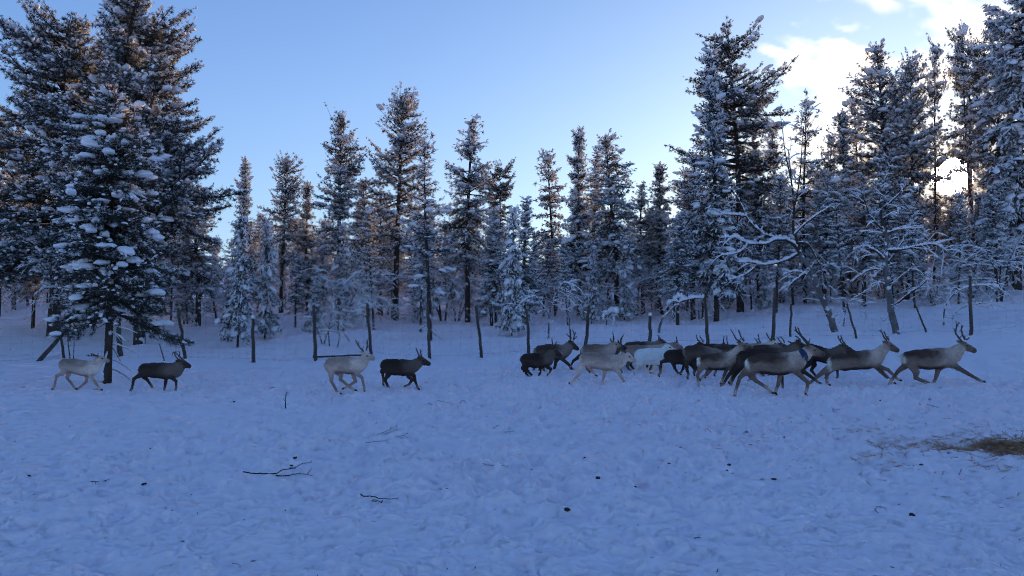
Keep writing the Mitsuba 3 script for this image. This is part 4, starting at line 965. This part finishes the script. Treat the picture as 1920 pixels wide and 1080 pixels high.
for (tp_, bp, rad, cap) in POSTS:
    B = ground_at(*bp); Tt = W(tp_[0], tp_[1], B[1])
    bases.append(B)
    P = np.linspace(B - (Tt - B) * .2, Tt, 9); P[1:-1] += rp.normal(size=(7, 3)) * .012
    k = add(f'{fence}__post', tube(P, np.linspace(rad * .9, rad * .66, 9), 8), 'old_wood')
    if cap:
        add(f'{k}__snow_cap', blobs((Tt + [0, 0, .03])[None], np.array([[rad * .85, rad * .85, .09]]), np.array([[1, 0, 0.]]), rp, 1, .1), 'snow_load')
wires = []
for A, B in zip(bases, bases[1:]):
    L = np.linalg.norm((B - A)[:2]); n = max(3, int(L / .3))
    g = np.linspace(0, 1, n + 1)[:, None]
    base = A + (B - A) * g
    base[:, 2] = np.maximum(base[:, 2] - .05 * np.sin(g[:, 0] * PI), terrain(base[:, 0], base[:, 1]) + .02)
    hs = (.08, .24, .42, .62, .85, 1.1, 1.38)
    for q in hs:
        wires.append(tube(base + [0, 0, q] - np.array([0, 0, .05]) * np.sin(g * PI), (.0018 if q not in (.08, 1.38) else .003), 3, False))
    for b in base[1:-1]:
        wires.append(tube(np.array([b + [0, 0, .06], b + [.02 * rp.normal(), 0, 1.38]]), .0016, 3, False))
    K = (base[1:-1, None] + np.array([[0, 0, q - .03] for q in hs])[None]).reshape(-1, 3)
    K = K[rp.uniform(size=len(K)) < .55]
    wires.append(blobs(K, np.full((len(K), 3), .013), np.tile([1, 0, 0.], (len(K), 1)), rp, 0, .3))
add(f'{fence}__wire_mesh', join(wires), 'wire', False, kind='stuff')


def pole(name, label, cat, a, b, ra, rb, d=None, lift=0, snow=0, d2=None):
    A = ground_at(*a) if d is None else W(*a, d)
    B = W(*b, A[1] if d2 is None else d2); r = np.random.default_rng(int(a[0]))
    P = np.linspace(A - (B - A) * (.06 if d is None else 0), B, 9); P[1:-1] += r.normal(size=(7, 3)) * ra * .15
    k = thing(name, label, cat)
    add(f'{k}__stem', tube(P, np.linspace(ra, rb, 9), 7), 'old_wood')
    if snow: add(f'{k}__snow', snow_tube(P, np.linspace(ra, rb, 9), snow, 7, r), 'snow_load')


pole('leaning_log', 'dark log leaning diagonally against the leftmost fence post', 'log', (74, 676), (131, 611), .075, .06, snow=.03)
pole('wooden_rail', 'snow topped horizontal rail at the foot of the fence behind the pale antlered reindeer', 'rail', (587, 669), (694, 665), .04, .035, d=27.4, snow=.035, d2=28.4)
pole('thin_stake', 'thin stake standing just right of the leftmost fence post', 'stake', (131, 671), (127, 638), .02, .015)
pole('thin_stake', 'slimmer stake above the rump of the leftmost reindeer, second from the leftmost post', 'stake', (138, 672), (139, 638), .014, .01)
pole('thin_stake', 'thin slanting stake above the back of the dark trotting reindeer', 'stake', (308, 676), (299, 645), .02, .016)
pole('broken_trunk', 'short splintered trunk stub right behind the nearest spruce', 'tree stub', (225, 668), (222, 600), .10, .07)
pole('dead_pole', 'thin bare pole standing behind the tawny antlered reindeer', 'pole', (1069, 650), (1068, 596), .018, .014)

# ------------------------------------------------------------------ litter on the snow
def G(x, y, lift=.0):
    p = ground_at(x, y); p[2] = float(terrain(p[0], p[1]) + relief(np.array([p[0]]), np.array([p[1]]))[0]) + lift; return p


def litter(name, label, cat, lines, rad, seed, lift=.03, group=None):
    r = np.random.default_rng(seed); parts = []
    for line in lines:
        P = resample(np.array([ground_at(x, y) for x, y in line]), max(9, 5 * len(line)))
        P[:, 2] += relief(P[:, 0], P[:, 1]).max() * .9 + .004
        P += r.normal(size=P.shape) * rad * .12
        parts.append(tube(P, np.linspace(rad, rad * .45, len(P)) * .42, 5))
        for Q, w in twigs_on(P, r, .35, .04, .14, .1, 0, rad * .4): parts.append(tube(Q, np.linspace(w, w * .5, len(Q)), 3, False))
    k = thing(name, label, cat, group)
    scene[k] = mikit.ply(join(parts), 'stick_bark', smooth=True)


litter('fallen_branch', 'longest fallen branch, forked at its right end, lying in the snow left of centre', 'branch', [[(456, 896), (487, 900), (517, 902), (530, 894), (550, 891), (570, 880.5), (584, 880.5)], [(517, 902), (535, 900), (555, 897.5), (587, 900)], [(550, 891), (562, 888), (572, 886)]], .016, 1)
litter('fallen_branch', 'short knobbly dark branch lying nearest the camera in the left half', 'branch', [[(677, 932.5), (686, 938), (697, 941), (715, 943), (747, 945)], [(697, 941), (702, 939)], [(715, 943), (718, 940)]], .014, 2)
litter('fallen_branch', 'loose bunch of thin crossed twigs below the pale antlered reindeer', 'twigs', [[(685, 831), (700, 829), (720, 827.5), (732, 824)], [(707, 823), (725, 815), (745, 805)], [(720, 819), (747, 809)], [(740, 821), (752, 818), (765, 812)], [(750, 823.5), (770, 822.5)]], .009, 3)
litter('fallen_twig', 'pair of thin twigs below the dark pale necked reindeer', 'twig', [[(820, 752), (836, 755), (852, 760)], [(802, 757), (825, 761)]], .01, 4)
litter('fallen_twig', 'dark curled twig right of the pair of thin twigs', 'twig', [[(864, 762), (868, 758), (873, 757)]], .02, 5)
litter('fallen_twig', 'thin broken twig near the middle of the open snow', 'twig', [[(905, 872), (920, 873), (935, 875), (952, 880)]], .009, 6)
litter('fallen_twig', 'tiny twig on the snow near the left edge', 'twig', [[(170, 906), (187, 905)], [(194, 904), (205, 901)]], .011, 7)
litter('fallen_twig', 'slanting twig left of the horizontal tiny one just below the middle', 'twig', [[(925, 809), (935, 802)]], .009, 8)
litter('fallen_twig', 'tiny horizontal twig just below the middle', 'twig', [[(947, 808), (965, 807)]], .009, 9)
litter('fallen_twig', 'slanting twig below the foremost reindeer', 'twig', [[(1737, 762), (1750, 765), (1762, 769)]], .012, 10)
litter('fallen_twig', 'small curved twig below the reindeer with the blue band', 'twig', [[(1565, 774), (1569, 771), (1575, 770)]], .009, 11)
litter('fallen_twig', 'two crossed slivers of twig at the lower right', 'twig', [[(1642, 952), (1652, 956), (1662, 961)], [(1647, 963), (1652, 956), (1660, 951)]], .006, 12)
litter('fallen_twig', 'thin slanting twig at the bottom left', 'twig', [[(435, 1047), (440, 1053), (447, 1060)]], .005, 13)
r14 = np.random.default_rng(14); b0 = ground_at(536, 764)
k = thing('upright_twig', 'crooked twig standing upright in the snow left of the pale antlered reindeer', 'twig')
Pt = resample(np.array([W(536, 766, b0[1]), W(535, 747, b0[1]), W(538, 735, b0[1])]), 8)
scene[k] = mikit.ply(join([tube(Pt, np.linspace(.011, .005, 8), 5)] + [tube(Q, [w, w, w * .8, w * .6, w * .4], 3, False) for Q, w in twigs_on(Pt, r14, .08, .04, .12, .2, 0, .005)]), 'stick_bark', smooth=True)

CLODS = [(282, 837), (575, 833), (554, 865), (546, 876), (55, 899), (282, 755), (438, 754), (212, 794), (341, 738), (270, 918), (997, 876), (1067, 877), (1032, 915), (1190, 915), (1367, 873), (1363, 886), (1451, 900), (1065, 961), (1687, 957),
         (1557, 841), (1640, 841), (1655, 840), (1780, 851), (1727, 874), (1780, 880), (1825, 789), (1840, 786), (1650, 755), (1460, 755), (1405, 851), (1255, 872), (1107, 900), (1470, 818), (1863, 734), (1122, 905), (1535, 917), (1710, 970), (1096, 862)]
rc = np.random.default_rng(70)
for x, y in CLODS:
    p = G(x, y, .004)
    s = rc.uniform(.010, .022) * (1.25 if (x, y) in ((1065, 961), (1367, 873), (1687, 957), (1780, 851), (1190, 915)) else 1)
    n = int(rc.integers(3, 7)); C = p + rc.normal(size=(n, 3)).clip(-1, 1) * [s * .55, s * .55, s * .12]
    k = thing('dung_clod', 'small dark clod of dung on the trampled snow', 'dung', 'dung clods on the snow')
    scene[k] = mikit.ply(blobs(C, rc.uniform(.6, 1.0, (n, 3)) * [s, s, s * .7], unit(rc.normal(size=(n, 3)) * [1, 1, .2]), rc, 1, .2), 'dung', smooth=True)


def strands(C, r, lmin, lmax, wid, tilt):
    n = len(C); a = r.uniform(0, 2 * PI, n); L = r.uniform(lmin, lmax, n)
    v = np.stack([np.cos(a), np.sin(a), r.normal(size=n) * tilt], 1) * L[:, None]
    s = np.stack([-np.sin(a), np.cos(a), r.normal(size=n) * .6], 1) * wid
    q = np.stack([C - v * .5 - s, C - v * .5 + s, C + v * .5 + s * .6, C + v * .5 - s * .6], 1)
    return q.reshape(-1, 3), (np.array([[0, 1, 2], [0, 2, 3]])[None] + (np.arange(n) * 4)[:, None, None]).reshape(-1, 3)


rh = np.random.default_rng(80)
hc = ground_at(1888, 843)
n = 2600
rad = np.abs(rh.normal(size=n)) * .6; an = rh.uniform(0, 2 * PI, n)
hx, hy = hc[0] + rad * np.cos(an) * .75, hc[1] + rad * np.sin(an) * .85
hz = terrain(hx, hy) + relief(hx, hy) + .010 + .05 * np.exp(-(rad / .42) ** 2) * rh.uniform(.2, 1, n)
k = thing('hay_heap', 'flattened brown heap of hay on the snow at the right edge', 'hay', kind='stuff')
scene[k] = mikit.ply(strands(np.stack([hx, hy, hz], 1), rh, .06, .24, .0045, .25), 'hay', smooth=False)
n = 4200
hx = hc[0] + rh.normal(size=n) * 1.15 - .35; hy = hc[1] + rh.normal(size=n) * 1.0 + .1
keep = meshkit.noise(np.stack([hx * 2, hy * 2, hx * 0], 1), seed=6) > .45
hx, hy = hx[keep], hy[keep]
hz = terrain(hx, hy) + relief(hx, hy) + .01
k = thing('hay_litter', 'sparse wisps of hay strewn over the snow round the brown heap', 'hay', kind='stuff')
scene[k] = mikit.ply(strands(np.stack([hx, hy, hz], 1), rh, .03, .13, .004, .25), 'hay', smooth=False)
# needles, chips and crumbs that have come down on the snow all over the corral
n = 2600
cx_, cy_ = rh.uniform(-12, 12, n), rh.uniform(4.5, 24, n)
keep = (np.abs(cx_) < .66 * cy_) & (rh.uniform(size=n) < .75)
cx_, cy_ = cx_[keep], cy_[keep]
cz_ = terrain(cx_, cy_) + relief(cx_, cy_) + .004
k = thing('forest_litter', 'scattered specks of needles and bark on the snow of the corral', 'litter', kind='stuff')
scene[k] = mikit.ply(strands(np.stack([cx_, cy_, cz_], 1), rh, .01, .05, .003, .2), 'stick_bark', smooth=False)
# crumbs of snow thrown up and shed by the running herd
n = 1500
px_, d_ = rh.uniform(80, 1850, n), rh.uniform(16, 21.5, n)
keep = (np.abs(np.interp(px_, [80, 400, 560, 840, 940, 1850], [.5, .3, .5, .3, 1, 1])) > rh.uniform(size=n))
px_, d_ = px_[keep], d_[keep]; n = len(px_)
X_ = (px_ - CX) / F * d_
up_ = np.abs(rh.normal(size=n)) * .09 * (rh.uniform(size=n) < .4)
C_ = np.stack([X_, d_, terrain(X_, d_) + relief(X_, d_) + .01 + up_], 1)
k = thing('snow_crumbs', 'loose crumbs of snow kicked up round the hooves of the running herd', 'snow', kind='stuff')
scene[k] = mikit.ply(blobs(C_, rh.uniform(.008, .026, (n, 1)) * rh.uniform(.7, 1.2, (n, 3)), unit(rh.normal(size=(n, 3))), rh, 0, .3), 'snow_load', smooth=True)
